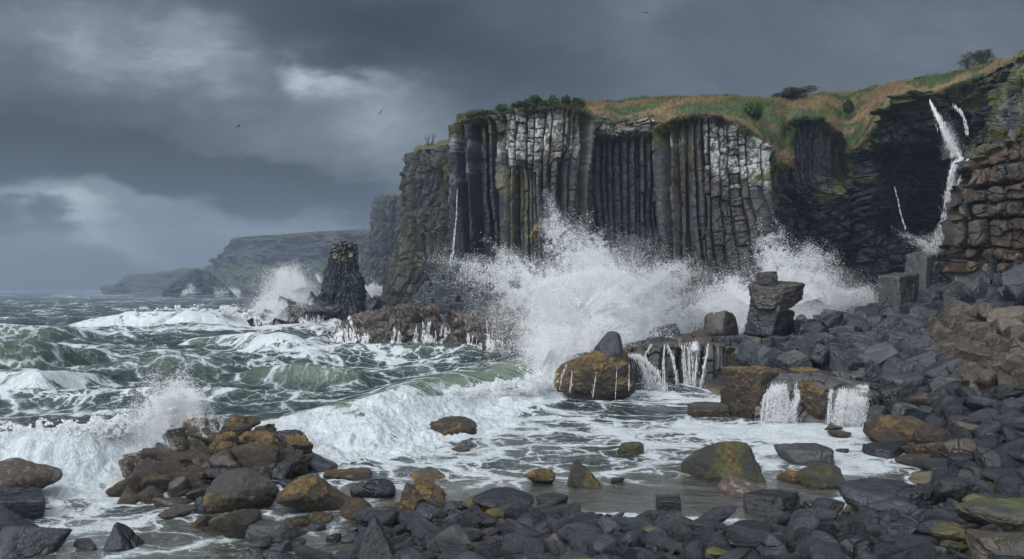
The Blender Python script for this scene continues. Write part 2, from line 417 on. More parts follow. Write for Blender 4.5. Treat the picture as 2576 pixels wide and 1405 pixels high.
_w = np.linalg.solve(_A, np.concatenate([GPa[:, 2], [0, 0, 0]]))
def gz(X, Y):
    X, Y = np.asarray(X, float), np.asarray(Y, float); s = X.shape; x, y = X.ravel(), Y.ravel(); o = np.empty(len(x))
    for i in range(0, len(x), 20000):
        a, b = x[i:i + 20000], y[i:i + 20000]
        o[i:i + 20000] = _phi((a[:, None] - GPa[:, 0]) ** 2 + (b[:, None] - GPa[:, 1]) ** 2) @ _w[:_n] + _w[_n] + _w[_n + 1] * a + _w[_n + 2] * b
    return o.reshape(s)
def ground_hit(px, py, zoff=0.0, water=True):
    """where the ray through (px, py) meets beach or water"""
    Ys = np.arange(9, 75, .1); X = (px - CX) / F * Ys; Z = H - (py - HY) / F * Ys
    g = gz(X, Ys) + zoff
    if water: g = np.maximum(g, 0)
    i = int(np.argmax(Z < g)); 
    if not (Z < g).any(): i = len(Ys) - 1
    return X[i], Ys[i], g[i]
msk = (YY < 46)
gg = np.full(YY.shape, -8.0); gg[msk] = gz(XX[msk], YY[msk])
dep = sz - gg
calm = ss(.9, .15, dep)
sz = sz * (1 - .75 * calm); dep = sz - gg
clear = ss(.85, .05, dep)
edge = np.exp(-((dep - .02) / .05) ** 2)
sf = np.clip(sf - .40 * ss(.45, .08, dep) * ss(21, 18, YY) * ss(-4, 1, XX), 0, 1.1)
sf = np.maximum(sf, .62 * edge * ss(.45, .6, vn(XX / 1.3, YY / 1.3, 0, 131)))
v = np.stack([XX, YY, sz], -1).reshape(-1, 3)
m, t, out = newmat('sea water')
geo = t.n('ShaderNodeTexCoord').outputs['Object']
flat = t.mapping(geo, (1, 1, 0))
dn = t.noise(flat, .45, 4.0, .55, 0.0, 1); dn2 = t.noise(flat, 2.2, 3.0, .55, 0.0, 1)
wp = t.vm('ADD', t.vm('ADD', flat, t.vm('SCALE', t.vm('SUBTRACT', dn, (.5, .5, .5)), 2.6)), t.vm('SCALE', t.vm('SUBTRACT', dn2, (.5, .5, .5)), .45))
wp = t.mapping(wp, (.62, 1, 1), (0, 0, .16))
def vor(scale, w_):
    q = t.n('ShaderNodeTexVoronoi', feature='DISTANCE_TO_EDGE'); t.put(q, 'Vector', wp); t.put(q, 'Scale', scale)
    return t.m('POWER', t.m('SUBTRACT', 1.0, t.m('DIVIDE', q.outputs['Distance'], w_), clamp=True), 2.2)
fo = t.n('ShaderNodeAttribute', attribute_name='foam').outputs['Fac']
ae = t.n('ShaderNodeAttribute', attribute_name='aer_glow').outputs['Fac']
cl = t.n('ShaderNodeAttribute', attribute_name='clear').outputs['Fac']
l1, l2, l3 = vor(.36, .34), vor(1.05, .34), vor(2.9, .36)
lace = t.m('MAXIMUM', l1, t.m('MULTIPLY', l2, .86)); lace = t.m('MAXIMUM', lace, t.m('MULTIPLY', l3, .62))
nn = t.noise(flat, 1.3, 6.0, .62); nst = t.noise(t.mapping(wp, (.28, 2.2, 1)), 1.6, 6.0, .6)
nfi = t.noise(flat, 9.0, 4.0, .6)
val = t.m('ADD', t.m('MULTIPLY', lace, .62), t.m('ADD', t.m('MULTIPLY', nst, .30), t.m('ADD', t.m('MULTIPLY', nn, .20), t.m('MULTIPLY', nfi, .10))))
th = t.m('SUBTRACT', 1.02, fo)
foam = t.ss(t.m('SUBTRACT', val, th), -.10, .16)
thin = t.m('MULTIPLY', t.ss(t.m('SUBTRACT', val, th), -.34, .16), .16)
foam = t.m('MAXIMUM', foam, thin)
deep = t.mixc(t.noise(flat, .12, 3.0), (.006, .015, .014), (.013, .029, .022))
grn = t.mixc(t.ss(nst, .3, .7), (.040, .078, .045), (.15, .20, .13))  # aerated green, also painting the light that shines through thin crests
wc = t.mixc(cl, t.mixc(ae, deep, grn), (.050, .046, .026))
rip = t.m('ADD', t.m('MULTIPLY', t.noise(t.mapping(flat, (.8, 1.2, 1)), 1.7, 6.0, .62), 1.0), t.m('MULTIPLY', t.noise(flat, 7.0, 4.0, .6), .22))
b = t.n('ShaderNodeBump'); t.put(b, 'Strength', 1.0); t.put(b, 'Distance', .14); t.put(b, 'Height', rip)
cam_d = t.n('ShaderNodeNewGeometry')
wb = t.n('ShaderNodeBsdfPrincipled'); t.put(wb, 'Base Color', wc); t.put(wb, 'Roughness', .14); t.put(wb, 'IOR', 1.33); t.put(wb, 'Normal', b.outputs[0])
tr = t.n('ShaderNodeBsdfTransparent'); t.put(tr, 'Color', (.80, .84, .76, 1))
gl = t.n('ShaderNodeBsdfGlossy'); t.put(gl, 'Roughness', .07); t.put(gl, 'Normal', b.outputs[0])
fr = t.n('ShaderNodeFresnel'); t.put(fr, 'IOR', 1.2); t.put(fr, 'Normal', b.outputs[0])
ms = t.n('ShaderNodeMixShader'); t.put(ms, 0, fr.outputs[0]); t.L.new(tr.outputs[0], ms.inputs[1]); t.L.new(gl.outputs[0], ms.inputs[2])
m1 = t.n('ShaderNodeMixShader'); t.put(m1, 0, t.m('MULTIPLY', cl, .62)); t.L.new(wb.outputs[0], m1.inputs[1]); t.L.new(ms.outputs[0], m1.inputs[2])
fh = t.n('ShaderNodeBump'); t.put(fh, 'Strength', 1.0); t.put(fh, 'Distance', .20); t.put(fh, 'Height', t.m('ADD', t.m('MULTIPLY', foam, .5), t.m('MULTIPLY', t.noise(flat, 5.0, 6.0, .65), .9)))
fb = t.n('ShaderNodeBsdfPrincipled'); t.put(fb, 'Base Color', t.mixc(t.ss(t.m('ADD', t.m('MULTIPLY', nfi, .5), t.m('MULTIPLY', nn, .5)), .36, .62), (.36, .40, .40), (.56, .585, .59))); t.put(fb, 'Roughness', .55); t.put(fb, 'Specular IOR Level', .2); t.put(fb, 'Normal', fh.outputs[0])  # darker and lighter foam tones paint crevice shading into the colour
m2 = t.n('ShaderNodeMixShader'); t.put(m2, 0, foam); t.L.new(m1.outputs[0], m2.inputs[1]); t.L.new(fb.outputs[0], m2.inputs[2])
t.L.new(m2.outputs[0], out.inputs[0])
sea = mesh('sea_water', v, grid_faces(*YY.shape)[:, ::-1] * 1, m, True, dict(foam=sf.ravel(), aer_glow=sa.ravel(), clear=clear.ravel()))
tag(sea, 'stormy grey green sea laced with white foam', 'sea', kind='structure')

# beach and sea floor
gx = np.concatenate([np.linspace(-40, -8, 40), np.linspace(-7.8, 26, 260), np.linspace(26.5, 60, 40)])
gy = np.concatenate([np.linspace(-20, 7, 20), np.linspace(7.2, 34, 230), np.linspace(34.3, 66, 90)])
GX, GY = np.meshgrid(gx, gy); GZ = np.clip(gz(GX, GY), -5, 12)
GZ = GZ + .10 * (fbm(GX / .9, GY / .9, 0, 3, 4) - .5)
gcol = np.tile([.115, .092, .058], (GX.size, 1)); nz = fbm(GX / .35, GY / .35, 0, 33, 3).ravel()
gcol = gcol * (.55 + 1.0 * nz[:, None])
gcol = cmix(gcol, (.018, .020, .024), ss(.05, .5, GZ.ravel()))
beach = mesh('beach', np.stack([GX, GY, GZ], -1).reshape(-1, 3), grid_faces(*GX.shape), rock_mat('beach floor', 5.0, .04, (.25, .6)), True, dict(Col=gcol))
tag(beach, 'dark gritty beach under the cobbles running into brown shallows', 'beach', kind='structure')
# ------------------------------------------------------------------ lofted rock faces
def loft(st, nu, nv, vw=None, uw=None):
    """st: [station][row] -> (px, py, Y); returns world grid (nv, nu, 3) plus the fractional station and row of each vertex"""
    g = np.array([[(*P(*r),) for r in s] for s in st])          # stations, rows, 3
    ns, nr = g.shape[:2]
    pxs = np.array([[r[0] for r in s] for s in st])
    if uw is None: uw = np.hypot(*np.diff(g.mean(1)[:, :2], axis=0).T) + 1e-3
    if vw is None: vw = np.linalg.norm(np.diff(g.mean(0), axis=0), axis=1)
    def par(wt, n, k):
        c = np.concatenate([[0], np.cumsum(wt)]); return np.interp(np.linspace(0, c[-1], n), c, np.arange(k))
    us, vs = par(uw, nu, ns), par(vw, nv, nr)
    def cub(a, p, axis):                        # smooth (monotone-ish) interpolation
        i = np.clip(np.floor(p).astype(int), 0, a.shape[axis] - 2); f = p - i
        n = a.shape[axis]; T = lambda q: np.take(a, np.clip(q, 0, n - 1), axis)
        sh = [1] * a.ndim; sh[axis] = len(p); f = f.reshape(sh)
        p0, p1, p2, p3 = T(i - 1), T(i), T(i + 1), T(i + 2)
        cr = p1 + .5 * f * (p2 - p0 + f * (2 * p0 - 5 * p1 + 4 * p2 - p3 + f * (3 * (p1 - p2) + p3 - p0)))
        li = p1 + (p2 - p1) * f
        return .45 * cr + .55 * li
    a = cub(g, us, 0); a = cub(a, vs, 1)
    G = np.swapaxes(a, 0, 1)
    U, V = np.meshgrid(us, vs)
    return G, U, V

def normals(G):
    du = np.gradient(G, axis=1); dv = np.gradient(G, axis=0)
    n = np.cross(du, dv); n /= np.linalg.norm(n, axis=-1)[..., None] + 1e-9
    return n

def arclen(G, row):
    c = G[row, :, :2]; d = np.hypot(*np.diff(c, axis=0).T); return np.concatenate([[0], np.cumsum(d)])

def columns(s, t, width, jl, seed, jit=.36, prot=.55, groove=.5, block=.12, facet=.35, wob=.25, tiltp=.0):
    """basalt columns: s along the face, t up it (metres) -> outward relief, column number, joint mask, edge distance"""
    sw = s + wob * 2 * (vn(s / (3 * width), t / (5 * width), 0, seed) - .5) + wob * .5 * (vn(s / width, t / (1.5 * width), 0, seed + 1) - .5) + tiltp * t
    i = np.floor(sw / width).astype(np.int64)
    def bd(k): return (k + jit * (h1(k, seed + 2) - .5) * 2 * .9) * width
    i = np.where(sw < bd(i), i - 1, i); i = np.where(sw >= bd(i + 1), i + 1, i)
    b0, b1 = bd(i), bd(i + 1); wd = np.maximum(b1 - b0, .15 * width)
    x = (sw - b0) / wd                                           # 0..1 across the column
    de = np.minimum(sw - b0, b1 - sw)
    r1, r2, r3 = h1(i, seed + 3), h1(i, seed + 4), h1(i, seed + 5)
    # three-facet front with a random ridge
    a, b = .18 + .25 * r2, .60 + .25 * r3
    fc = np.where(x < a, (x - a) / a * .9, np.where(x > b, -(x - b) / (1 - b) * .9, (x - a) / (b - a) * (r1 - .5) * .3))
    d = facet * wd * fc + prot * (r1 - .5) * 2
    # joints
    L = jl * (.6 + .9 * r2)
    tt_ = t / L + r3 * 7 + .10 * (vn(s / (.5 * width), t / L, 0, seed + 9) - .5) + (x - .5) * (h1(i, seed + 16) - .5) * .35 * width / L
    j = np.floor(tt_).astype(np.int64)
    def jb(k): return k + .32 * (h1(i, seed + 6, k) - .5) * 2
    j = np.where(tt_ < jb(j), j - 1, j); j = np.where(tt_ >= jb(j + 1), j + 1, j)
    dj = np.minimum(tt_ - jb(j), jb(j + 1) - tt_) * L
    rb = h1(i, seed + 7, j)
    d = d + block * (rb - .5) * 2 + block * .6 * (h1(i, seed + 8, j) - .5) * (x - .5) * 2
    rad = .16 * width
    d = d - groove * np.exp(-(de / (.045 * width)) ** 2) * width - .035 * width * np.exp(-de / rad)
    gj = np.exp(-(dj / (.035 * width)) ** 2)
    d = d - .40 * groove * gj * width * (.15 + .85 * h1(i, seed + 12, j) ** 2) - .05 * width * np.exp(-dj / (rad * .7))
    dark = np.maximum(np.exp(-(de / (.05 * width)) ** 2), gj)
    return d, i, j, dark, rb

def blocks2(s, t, w, h, seed, groove=.35, prot=.3, wob=.3):
    """irregular rounded blocks in rough courses"""
    s2 = s + wob * w * 2 * (fbm(s / (2.2 * w), t / (2.2 * w), 0, seed, 2) - .5); t2 = t + wob * h * 2 * (fbm(s / (2.0 * w), t / (2.0 * w), 0, seed + 1, 2) - .5)
    r = t2 / h; j = np.floor(r).astype(np.int64)
    def rb_(k): return k + .30 * (h1(k, seed + 2) - .5) * 2
    j = np.where(r < rb_(j), j - 1, j); j = np.where(r >= rb_(j + 1), j + 1, j)
    wj = w * (.75 + .6 * h1(j, seed + 3))
    q = s2 / wj + h1(j, seed + 4) * 5; i = np.floor(q).astype(np.int64)
    def cb_(k): return k + .38 * (h1(k, seed + 5, j) - .5) * 2
    i = np.where(q < cb_(i), i - 1, i); i = np.where(q >= cb_(i + 1), i + 1, i)
    de = np.minimum(q - cb_(i), cb_(i + 1) - q) * wj; dj = np.minimum(r - rb_(j), rb_(j + 1) - r) * h
    # some blocks merge across a course
    e = np.minimum(de, dj); e = -.12 * w * np.log(np.exp(-de / (.12 * w)) + np.exp(-dj / (.12 * w)))
    e = np.maximum(e, 0); rr = h1(i, seed + 6, j)
    d = prot * (rr - .5) * 2 - groove * w * np.exp(-(e / (.055 * w)) ** 2) - .08 * w * np.exp(-e / (.09 * w))
    d = d + prot * .5 * ((de / wj) - .25) * (h1(i, seed + 7, j) - .5)
    return d, i, j, np.exp(-(e / (.05 * w)) ** 2), rr

def facets(s, t, w, h, seed, amp=1.0, tilt=1.0):
    """angular crag: every cell of a jittered lattice is a tilted plane"""
    s = s + .25 * w * (vn(s / (.6 * w), t / (.6 * h), 0, seed + 20) - .5) * 2; a, b = s / w, t / h; ia, ib = np.floor(a).astype(np.int64), np.floor(b).astype(np.int64)
    best = np.full(a.shape, 9e9); sec = np.full(a.shape, 9e9); ri = np.zeros(a.shape); ox = np.zeros(a.shape); oy = np.zeros(a.shape); r2 = np.zeros(a.shape); r3 = np.zeros(a.shape)
    for p_ in (-1, 0, 1):
        for q_ in (-1, 0, 1):
            i, j = ia + p_, ib + q_; dx = a - (i + .1 + .8 * h1(i, seed, j)); dy = b - (j + .1 + .8 * h1(i, seed + 1, j)); dd = dx * dx + dy * dy
            m_ = dd < best; sec = np.where(m_, best, np.minimum(sec, dd)); best = np.where(m_, dd, best)
            ri = np.where(m_, h1(i, seed + 2, j), ri); r2 = np.where(m_, h1(i, seed + 3, j), r2); r3 = np.where(m_, h1(i, seed + 4, j), r3); ox = np.where(m_, dx, ox); oy = np.where(m_, dy, oy)
    e = np.sqrt(sec) - np.sqrt(best)
    d = amp * ((ri - .5) + tilt * (ox * (r2 - .5) + oy * (r3 - .5)) * 1.6) - .22 * amp * np.exp(-(e / .045) ** 2)
    return d, ri, np.exp(-(e / .05) ** 2)

DARK = np.array([.018, .021, .027]); GREY = np.array([.048, .049, .050]); WARM = np.array([.072, .060, .043]); LICH = np.array([.42, .42, .39])
BROWN = np.array([.135, .098, .062]); MOSS = np.array([.050, .064, .014]); GRASS = np.array([.055, .074, .022]); STRAW = np.array([.175, .122, .056]); RUST = np.array([.050, .027, .014]); OCHRE = np.array([.16, .095, .018])

def finish(name, G, col, mat, label, cat, kind='structure', extra=None, smooth=False, flip=False):
    f = grid_faces(*G.shape[:2])
    o = mesh(name, G.reshape(-1, 3), f[:, ::-1] if flip else f, mat, smooth, dict(Col=np.clip(col, .002, .9).reshape(-1, 3), **(extra or {})))
    return tag(o, label, cat, kind=kind)

M_CLIFF = rock_mat('cliff basalt', 1.1, .14, (.36, .75), .28, .85, cracks=.40, fine=14)
def grass_mat(name, sc=1.0):
    m, t, out = newmat(name)
    tc = t.n('ShaderNodeTexCoord').outputs['Object']
    a = t.n('ShaderNodeAttribute', attribute_name='Col').outputs['Color']; g = t.n('ShaderNodeAttribute', attribute_name='turf').outputs['Fac']
    n1 = t.noise(tc, 1.1 * sc, 6.0, .65); n2 = t.noise(t.mapping(tc, (1, 1, .45)), 5.5 * sc, 5.0, .7)
    k = t.m('ADD', .35, t.m('ADD', t.m('MULTIPLY', n1, .75), t.m('MULTIPLY', n2, .65)))
    k = t.m('MAXIMUM', t.m('ADD', t.m('MULTIPLY', t.m('SUBTRACT', k, 1.05), 1.9), 1.0), .15)
    cc = t.n('ShaderNodeCombineColor')
    for i in range(3): t.put(cc, i, k)
    c = t.mixc(1.0, a, cc.outputs[0], 'MULTIPLY')
    b = t.n('ShaderNodeBump'); t.put(b, 'Strength', 1.0); t.put(b, 'Distance', .22); t.put(b, 'Height', t.m('ADD', n1, t.m('MULTIPLY', n2, .6)))
    bs = t.n('ShaderNodeBsdfPrincipled'); t.put(bs, 'Base Color', c); t.put(bs, 'Roughness', t.m('ADD', t.m('MULTIPLY', g, .35), .5)); t.put(bs, 'Specular IOR Level', t.m('SUBTRACT', .4, t.m('MULTIPLY', g, .3))); t.put(bs, 'Normal', b.outputs[0])
    t.L.new(bs.outputs[0], out.inputs[0]); return m
M_TURFROCK = grass_mat('turf and rock')

TURF_PTS = []     # places where tussocks grow: (points, colours)

# ---------------- the main headland: wall of columns, turf top, cave and crag on the right
# each station: base, lower, upper, rock edge, turf 1, turf 2, skyline, behind   as (px, py, Y)
def S(px, yb, ye, edge, g1, g2, sky, base=None, lean=0, pxe=None, Yg=(3, 7, 26)):
    pe = px if pxe is None else pxe
    b = base if base is not None else HY + H * F / yb + 6
    mid1, mid2 = mix(b, edge, .35), mix(b, edge, .72)
    return [(px + lean, b, yb), (mix(px + lean, pe, .35), mid1, mix(yb, ye, .35)), (mix(px + lean, pe, .72), mid2, mix(yb, ye, .72)), (pe, edge, ye),
            (pe, g1, ye + Yg[0]), (pe, g2, ye + Yg[1]), (pe, sky, ye + Yg[2]), (pe, sky + 60, ye + Yg[2] + 60)]
ST = [S(1185, 112, 112, 330, 322, 316, 310), S(1165, 92, 92, 322, 314, 308, 304), S(1150, 79, 79.5, 316, 308, 304, 300), S(1200, 76, 77, 310, 298, 292, 287),
      S(1262, 74.5, 76, 300, 288, 283, 278), S(1285, 71.5, 74, 288, 280, 276, 272), S(1400, 70, 73, 282, 276, 272, 268), S(1465, 71.5, 74, 290, 280, 272, 263),
      S(1492, 73.6, 75, 342, 318, 282, 262, Yg=(4, 8, 26)), S(1560, 74.2, 75.4, 352, 330, 282, 260, Yg=(4, 9, 26)), S(1650, 73.8, 75.2, 342, 318, 272, 253, Yg=(4, 8, 24)),
      S(1680, 71.6, 73.2, 322, 302, 272, 250), S(1720, 70, 72, 305, 290, 268, 247), S(1762, 70, 72, 300, 280, 262, 243), S(1800, 69.5, 71.5, 305, 285, 265, 245), S(1850, 70, 71.5, 322, 300, 272, 248),
      S(1885, 70, 71.5, 345, 320, 280, 250), S(1915, 70.5, 71.5, 372, 335, 288, 250), S(1950, 72, 72.5, 432, 370, 300, 249, pxe=1950), S(1968, 77, 76, 425, 360, 296, 247, Yg=(2, 5, 24)),
      S(1978, 82, 80, 330, 306, 290, 245, Yg=(2, 5, 24)), S(2010, 83, 80, 305, 292, 284, 242, Yg=(2, 5, 24)), S(2060, 84, 80.5, 308, 292, 286, 237, Yg=(2, 6, 24)), S(2090, 86, 82, 335, 318, 300, 233, Yg=(3, 8, 24)),
      S(2118, 88, 84, 366, 350, 312, 231, Yg=(3, 9, 24)), S(2150, 86, 82, 385, 366, 300, 227, Yg=(3, 9, 24)), S(2185, 84, 79, 350, 332, 284, 223, Yg=(3, 8, 22)), S(2225, 83, 77, 292, 276, 256, 218, Yg=(2, 5, 20)),
      S(2270, 82, 75.5, 258, 250, 236, 212, Yg=(2, 4, 18)), S(2330, 82, 75.5, 246, 238, 226, 204, Yg=(2, 4, 16)), S(2360, 84, 76, 242, 230, 218, 200, Yg=(2, 4, 14)), S(2420, 82, 75, 218, 208, 198, 187, Yg=(2, 4, 12)),
      S(2480, 78, 72, 192, 186, 182, 176, Yg=(1.5, 3, 10)), S(2550, 72, 66, 160, 156, 154, 151, Yg=(1.5, 3, 8)), S(2650, 64, 60, 110, 106, 102, 98, Yg=(1, 3, 8)), S(2900, 55, 52, 40, 30, 20, 10, Yg=(1, 3, 8))]
NU, NV = 2400, 620
G, U, V = loft(ST, NU, NV, vw=np.array([9., 8., 6.5, 2.2, 3.0, 4.0, 1.2]))
_c = G[NV // 3]; s = np.tile(np.concatenate([[0], np.cumsum(np.abs(np.diff(_c[:, 0])) + .45 * np.abs(np.diff(_c[:, 1])))]), (NV, 1)); tz = G[..., 2] / 1.0
PX = CX + F * G[..., 0] / G[..., 1]; PY = HY - F * (G[..., 2] - H) / G[..., 1]
sm = G.copy()
N = normals(G); N = np.where((N[..., 1:2] > 0), -N, N)
Nh = N.copy(); 
rock = ss(3.04, 2.96, V + .34 * (fbm(s / 1.2, tz / 1.6, 0, 400, 4) - .5))      # 1 on the wall, 0 on turf
# big buttresses and hollows
big = 1.1 * (fbm(s / 6.5, tz / 22, 0, 401, 2) - .5) * 2 + .5 * (fbm(s / 2.4, tz / 9, 0, 402, 2) - .5) * 2
# curving of the columns: fan out left of px 1280, lean on the right
curve = -.7 * np.exp(-((PX - 1215) / 90) ** 2) * ss(24, 4, tz) ** 1.3 + .9 * np.exp(-((PX - 1380) / 90) ** 2) * np.sin(np.clip((tz - 4) / 18, 0, 1) * 3.0)
lean = -.055 * ss(1600, 1800, PX) * tz
sc = s + curve - lean + .14 * np.sin(tz / 5.5 + s / 9)
d1, i1, j1, k1, r1 = columns(sc, tz, .76, 4.4, 500, prot=.52, groove=1.0, block=.16, facet=.66, wob=.11)
d2, i2, j2, k2, r2 = columns(sc, tz, 1.02, 1.25, 520, prot=.22, groove=.50, block=.24, facet=.18, jit=.32)
d3, i3, j3, k3, r3 = columns(sc, tz, .64, 2.4, 540, prot=.30, groove=.7, block=.16, facet=.5, wob=.12)
edge_py = np.interp(PX, [q[3][0] for q in ST[2:]], [q[3][1] for q in ST[2:]])
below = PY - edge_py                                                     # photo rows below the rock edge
mF = ss(1765, 1790, PX + 22 * (vn(s / 2, tz / 3, 0, 5) - .5)) * ss(1962, 1950, PX)
mC = ss(1262, 1285, PX + 30 * (fbm(s / 1.4, tz / 2.5, 0, 414, 2) - .5)) * ss(1470, 1400, PX) * ss(150, 90, below + 90 * (fbm(s / 2.2, tz / 6, 0, 415, 2) - .5))        # blocky lichen cap
mD = ss(1478, 1490, PX) * ss(1662, 1650, PX)
mG = ss(1960, 1972, PX)
blocky = np.maximum(mF, mC)
def pick(a, b, m_): return np.where(m_ > .5, b, a)
d = pick(d1, d2, blocky); kk = pick(k1, k2, blocky); rr = pick(r1, r2, blocky); ii = pick(i1, i2 + 9000, blocky); jj = pick(j1, j2, blocky)
d = pick(d, d3 - .6, np.maximum(mD, ss(1972, 1980, PX) * ss(2125, 2110, PX) * ss(560, 440, PY))); kk = pick(kk, k3, mD); rr = pick(rr, r3, mD); ii = pick(ii, i3 + 20000, mD)
# dark slots between tall pillars
slot = (h1(i1, 505) > .76) * (1 - blocky) * (1 - mD) * (PX < 1975)
d = d - slot * 1.3
# stepping down of the blocky end on the right
stp = ss(430, 620, PY) * mF
d = d + stp * .6
# cave wall: big slabs and folds instead of columns
hg = fbm(s / 3.2 + tz / 5, tz / 4.2, 0, 610, 4)
slabn = vn(s / 3.6 + .35 * tz / 3, tz / 2.6, 0, 611); q5 = np.floor(slabn * 6) / 6
crack = np.abs((slabn * 6) % 1 - .5) * 2
ang = s * .8 + tz * .6
dH, iH, jH, kH, rH = columns(ang, tz - .5 * s, 1.6, 2.4, 640, prot=.5, groove=.35, block=.35, facet=.45, wob=.5)
dH = .5 * dH * ss(.40, .62, fbm(s / 5, tz / 5, 0, 612, 2)) + (hg - .5) * 1.4 + 0 + .9 * (ridged(s / 1.3 + tz / 2.2, tz / 1.5, 0, 613, 4) - .6) - .5 * np.exp(-(crack / .08) ** 2)
# diagonal rubble apron running down to the left of the cave, and overhang
over = ss(375, 355, PY) * ss(2200, 2240, PX) * ss(2380, 2330, PX)
fa, fra, fka = facets(ang, tz - .3 * s, 4.6, 3.4, 645, 1.9); fb, frb, fkb = facets(ang + 3, tz - .4 * s, 1.7, 1.25, 646, .8); fc_, frc, fkc = facets(ang + 7, tz - .2 * s, .62, .5, 647, .26)
apr = np.exp(-(((PY - (640 - (PX - 1900) * .42)) / 70) ** 2)) * ss(1930, 1990, PX) * ss(2260, 2140, PX)
dA, iA, jA, kA, rA = blocks2(s + tz * .5, tz - .45 * s, 1.5, .9, 660, .4, .55)
dH = dH + over * 1.3 + fa + fb + fc_; rH = .25 * fra + .45 * frb + .30 * frc; kH = np.maximum(np.maximum(fka * .9, fkb * .8), fkc * .5)
dH = dH - 2.6 * ss(2150, 2230, PX) * ss(2420, 2380, PX) * ss(370, 420, PY) * ss(640, 560, PY)
mH = ss(2118, 2150, PX + 40 * (vn(s / 3, tz / 3, 0, 7) - .5))
mHH = np.maximum(mH, mG * ss(430, 500, PY))
d = mix(d, dH, mHH); kk = mix(kk, kH, mHH); rr = mix(rr, rH, mHH)
mI = ss(2345, 2400, PX) * ss(420, 370, PY)
dI = 1.8 * (ridged(s / 3.0, tz / 5.5, 0, 680, 4) - .6) + .4 * d3 + fb * 1.3 + fc_ * 1.4
d = mix(d, dI, mI)
d = mix(d, dA + 1.1, apr * .9); kk = mix(kk, kA, apr)
rough_ = .30 * (fbm(s / .45, tz / .6, 0, 403, 4) - .5) + .10 * (fbm(s / .16, tz / .2, 0, 404, 2) - .5)
# turf relief
turf = 1 - rock
trel = 1.5 * (fbm(G[..., 0] / 4.5, G[..., 1] / 4.0, 0, 420, 4) - .5) + .7 * (ridged(G[..., 0] / 1.5, G[..., 1] / 1.5, 0, 421, 3) - .6)
lip = np.exp(-((V - 3.06) / .10) ** 2)
Dn = (big * (1 - .5 * mH) + d + rough_) * rock * ss(.3, 1.6, U)
Nr = Nh.copy(); Nr[..., 2] *= .15; Nr /= np.linalg.norm(Nr, axis=-1)[..., None]
G = G + Nr * (Dn * ss(7.2, 6.4, V))[..., None]
lip = lip * ss(1.0, 2.2, U)
G = G + Nr * (lip * ss(1150, 1200, PX) * (.7 + .8 * (vn(s / 1.1, 0, 0, 430) - .5)))[..., None] * np.array([1, 1, .2])
G[..., 2] += trel * turf * ss(3.0, 3.5, V) * ss(6.3, 5.8, V) * .9 + .5 * (fbm(s / 3, V * 0, 0, 431, 3) - .5) * turf
G[..., 2] += lip * .25 * (vn(s / .5, tz / .5, 0, 432) - .2)
# sculpted top relief: a lichen rubble ledge in the recess
recess = mD * ss(2.98, 3.05, V) * ss(4.75, 4.2, V)
dR, iR, jR, kR, rR = blocks2(s, G[..., 1] * 1.3 + tz, 1.0, .8, 700, .5, .4)
G = G + Nr * (recess * (dR * 1.3 + .2))[..., None]; 
# colours
n0 = fbm(s / 2.5, tz / 3.5, 0, 440, 4); n1 = fbm(s / .8, tz / 1.1, 0, 441, 3); n2 = fbm(s / .22, tz / .25, 0, 442, 3)
c = np.tile(GREY * .88, (G.shape[0] * G.shape[1], 1))
fl = lambda a: np.asarray(a, float).ravel()
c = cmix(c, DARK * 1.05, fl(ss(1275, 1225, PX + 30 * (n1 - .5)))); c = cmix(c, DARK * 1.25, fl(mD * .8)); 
c = cmix(c, WARM * .92, fl(ss(1275, 1300, PX) * ss(1490, 1470, PX) * ss(.36, .56, n0 + .18 * (h1(ii, 9) - .4))))
c = cmix(c, np.array([.125, .115, .055]), fl(np.exp(-((PX - 1290) / 30) ** 2) * ss(360, 430, PY) * ss(.35, .6, n1)))
c = cmix(c, WARM * .72, fl(ss(1660, 1680, PX) * (1 - mG) * ss(.45, .65, n0 + .2 * (h1(ii, 19) - .5))))
c = c * (.72 + .56 * fl(rr))[:, None]
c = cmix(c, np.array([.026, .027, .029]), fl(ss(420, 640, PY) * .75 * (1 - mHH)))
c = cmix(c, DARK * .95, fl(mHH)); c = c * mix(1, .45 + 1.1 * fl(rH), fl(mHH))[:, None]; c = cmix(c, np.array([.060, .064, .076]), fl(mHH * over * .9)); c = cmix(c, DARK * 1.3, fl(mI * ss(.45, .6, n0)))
# lichen crusts
lm = ss(.40, .58, n2 * .55 + n1 * .45)
Lc = ss(1262, 1278, PX + 44 * (n1 - .5)) * ss(1450, 1390, PX) * ss(104, 56, below + 64 * (h1(ii, 30, jj) - .5) + 80 * (n0 - .5) - 30 * (1 - ss(1290, 1420, PX)))
L2 = ss(1395, 1420, PX) * ss(1478, 1470, PX) * ss(150, 90, below + 60 * h1(ii, 31))
L3 = ss(1772, 1782, PX + 10 * n1) * ss(1932, 1920, PX) * ss(150, 128, PY - np.interp(PX, [1770, 1850, 1930], [300, 330, 330]) + 70 * (h1(i2, 32, j2) - .5) + np.clip(1830 - PX, 0, 60) * .8)
L4 = ss(1672, 1682, PX) * ss(1722, 1712, PX) * ss(60, 40, below)
L5 = ss(1235, 1160, PX) * ss(250, 40, below) * .55 * ss(.5, .62, n1)
lich = np.clip(np.maximum.reduce([Lc, L2 * .9, L3, L4, L5]), 0, 1) * (.12 + .88 * lm) * (1 - .9 * np.clip(kk, 0, 1)) * rock
c = cmix(c, LICH, fl(lich))
c = cmix(c, LICH * .8, fl(recess * (rR > .52) * lm * (1 - kR)))
c = cmix(c, DARK * .4, fl(np.clip(kk, 0, 1) * .6 * rock))
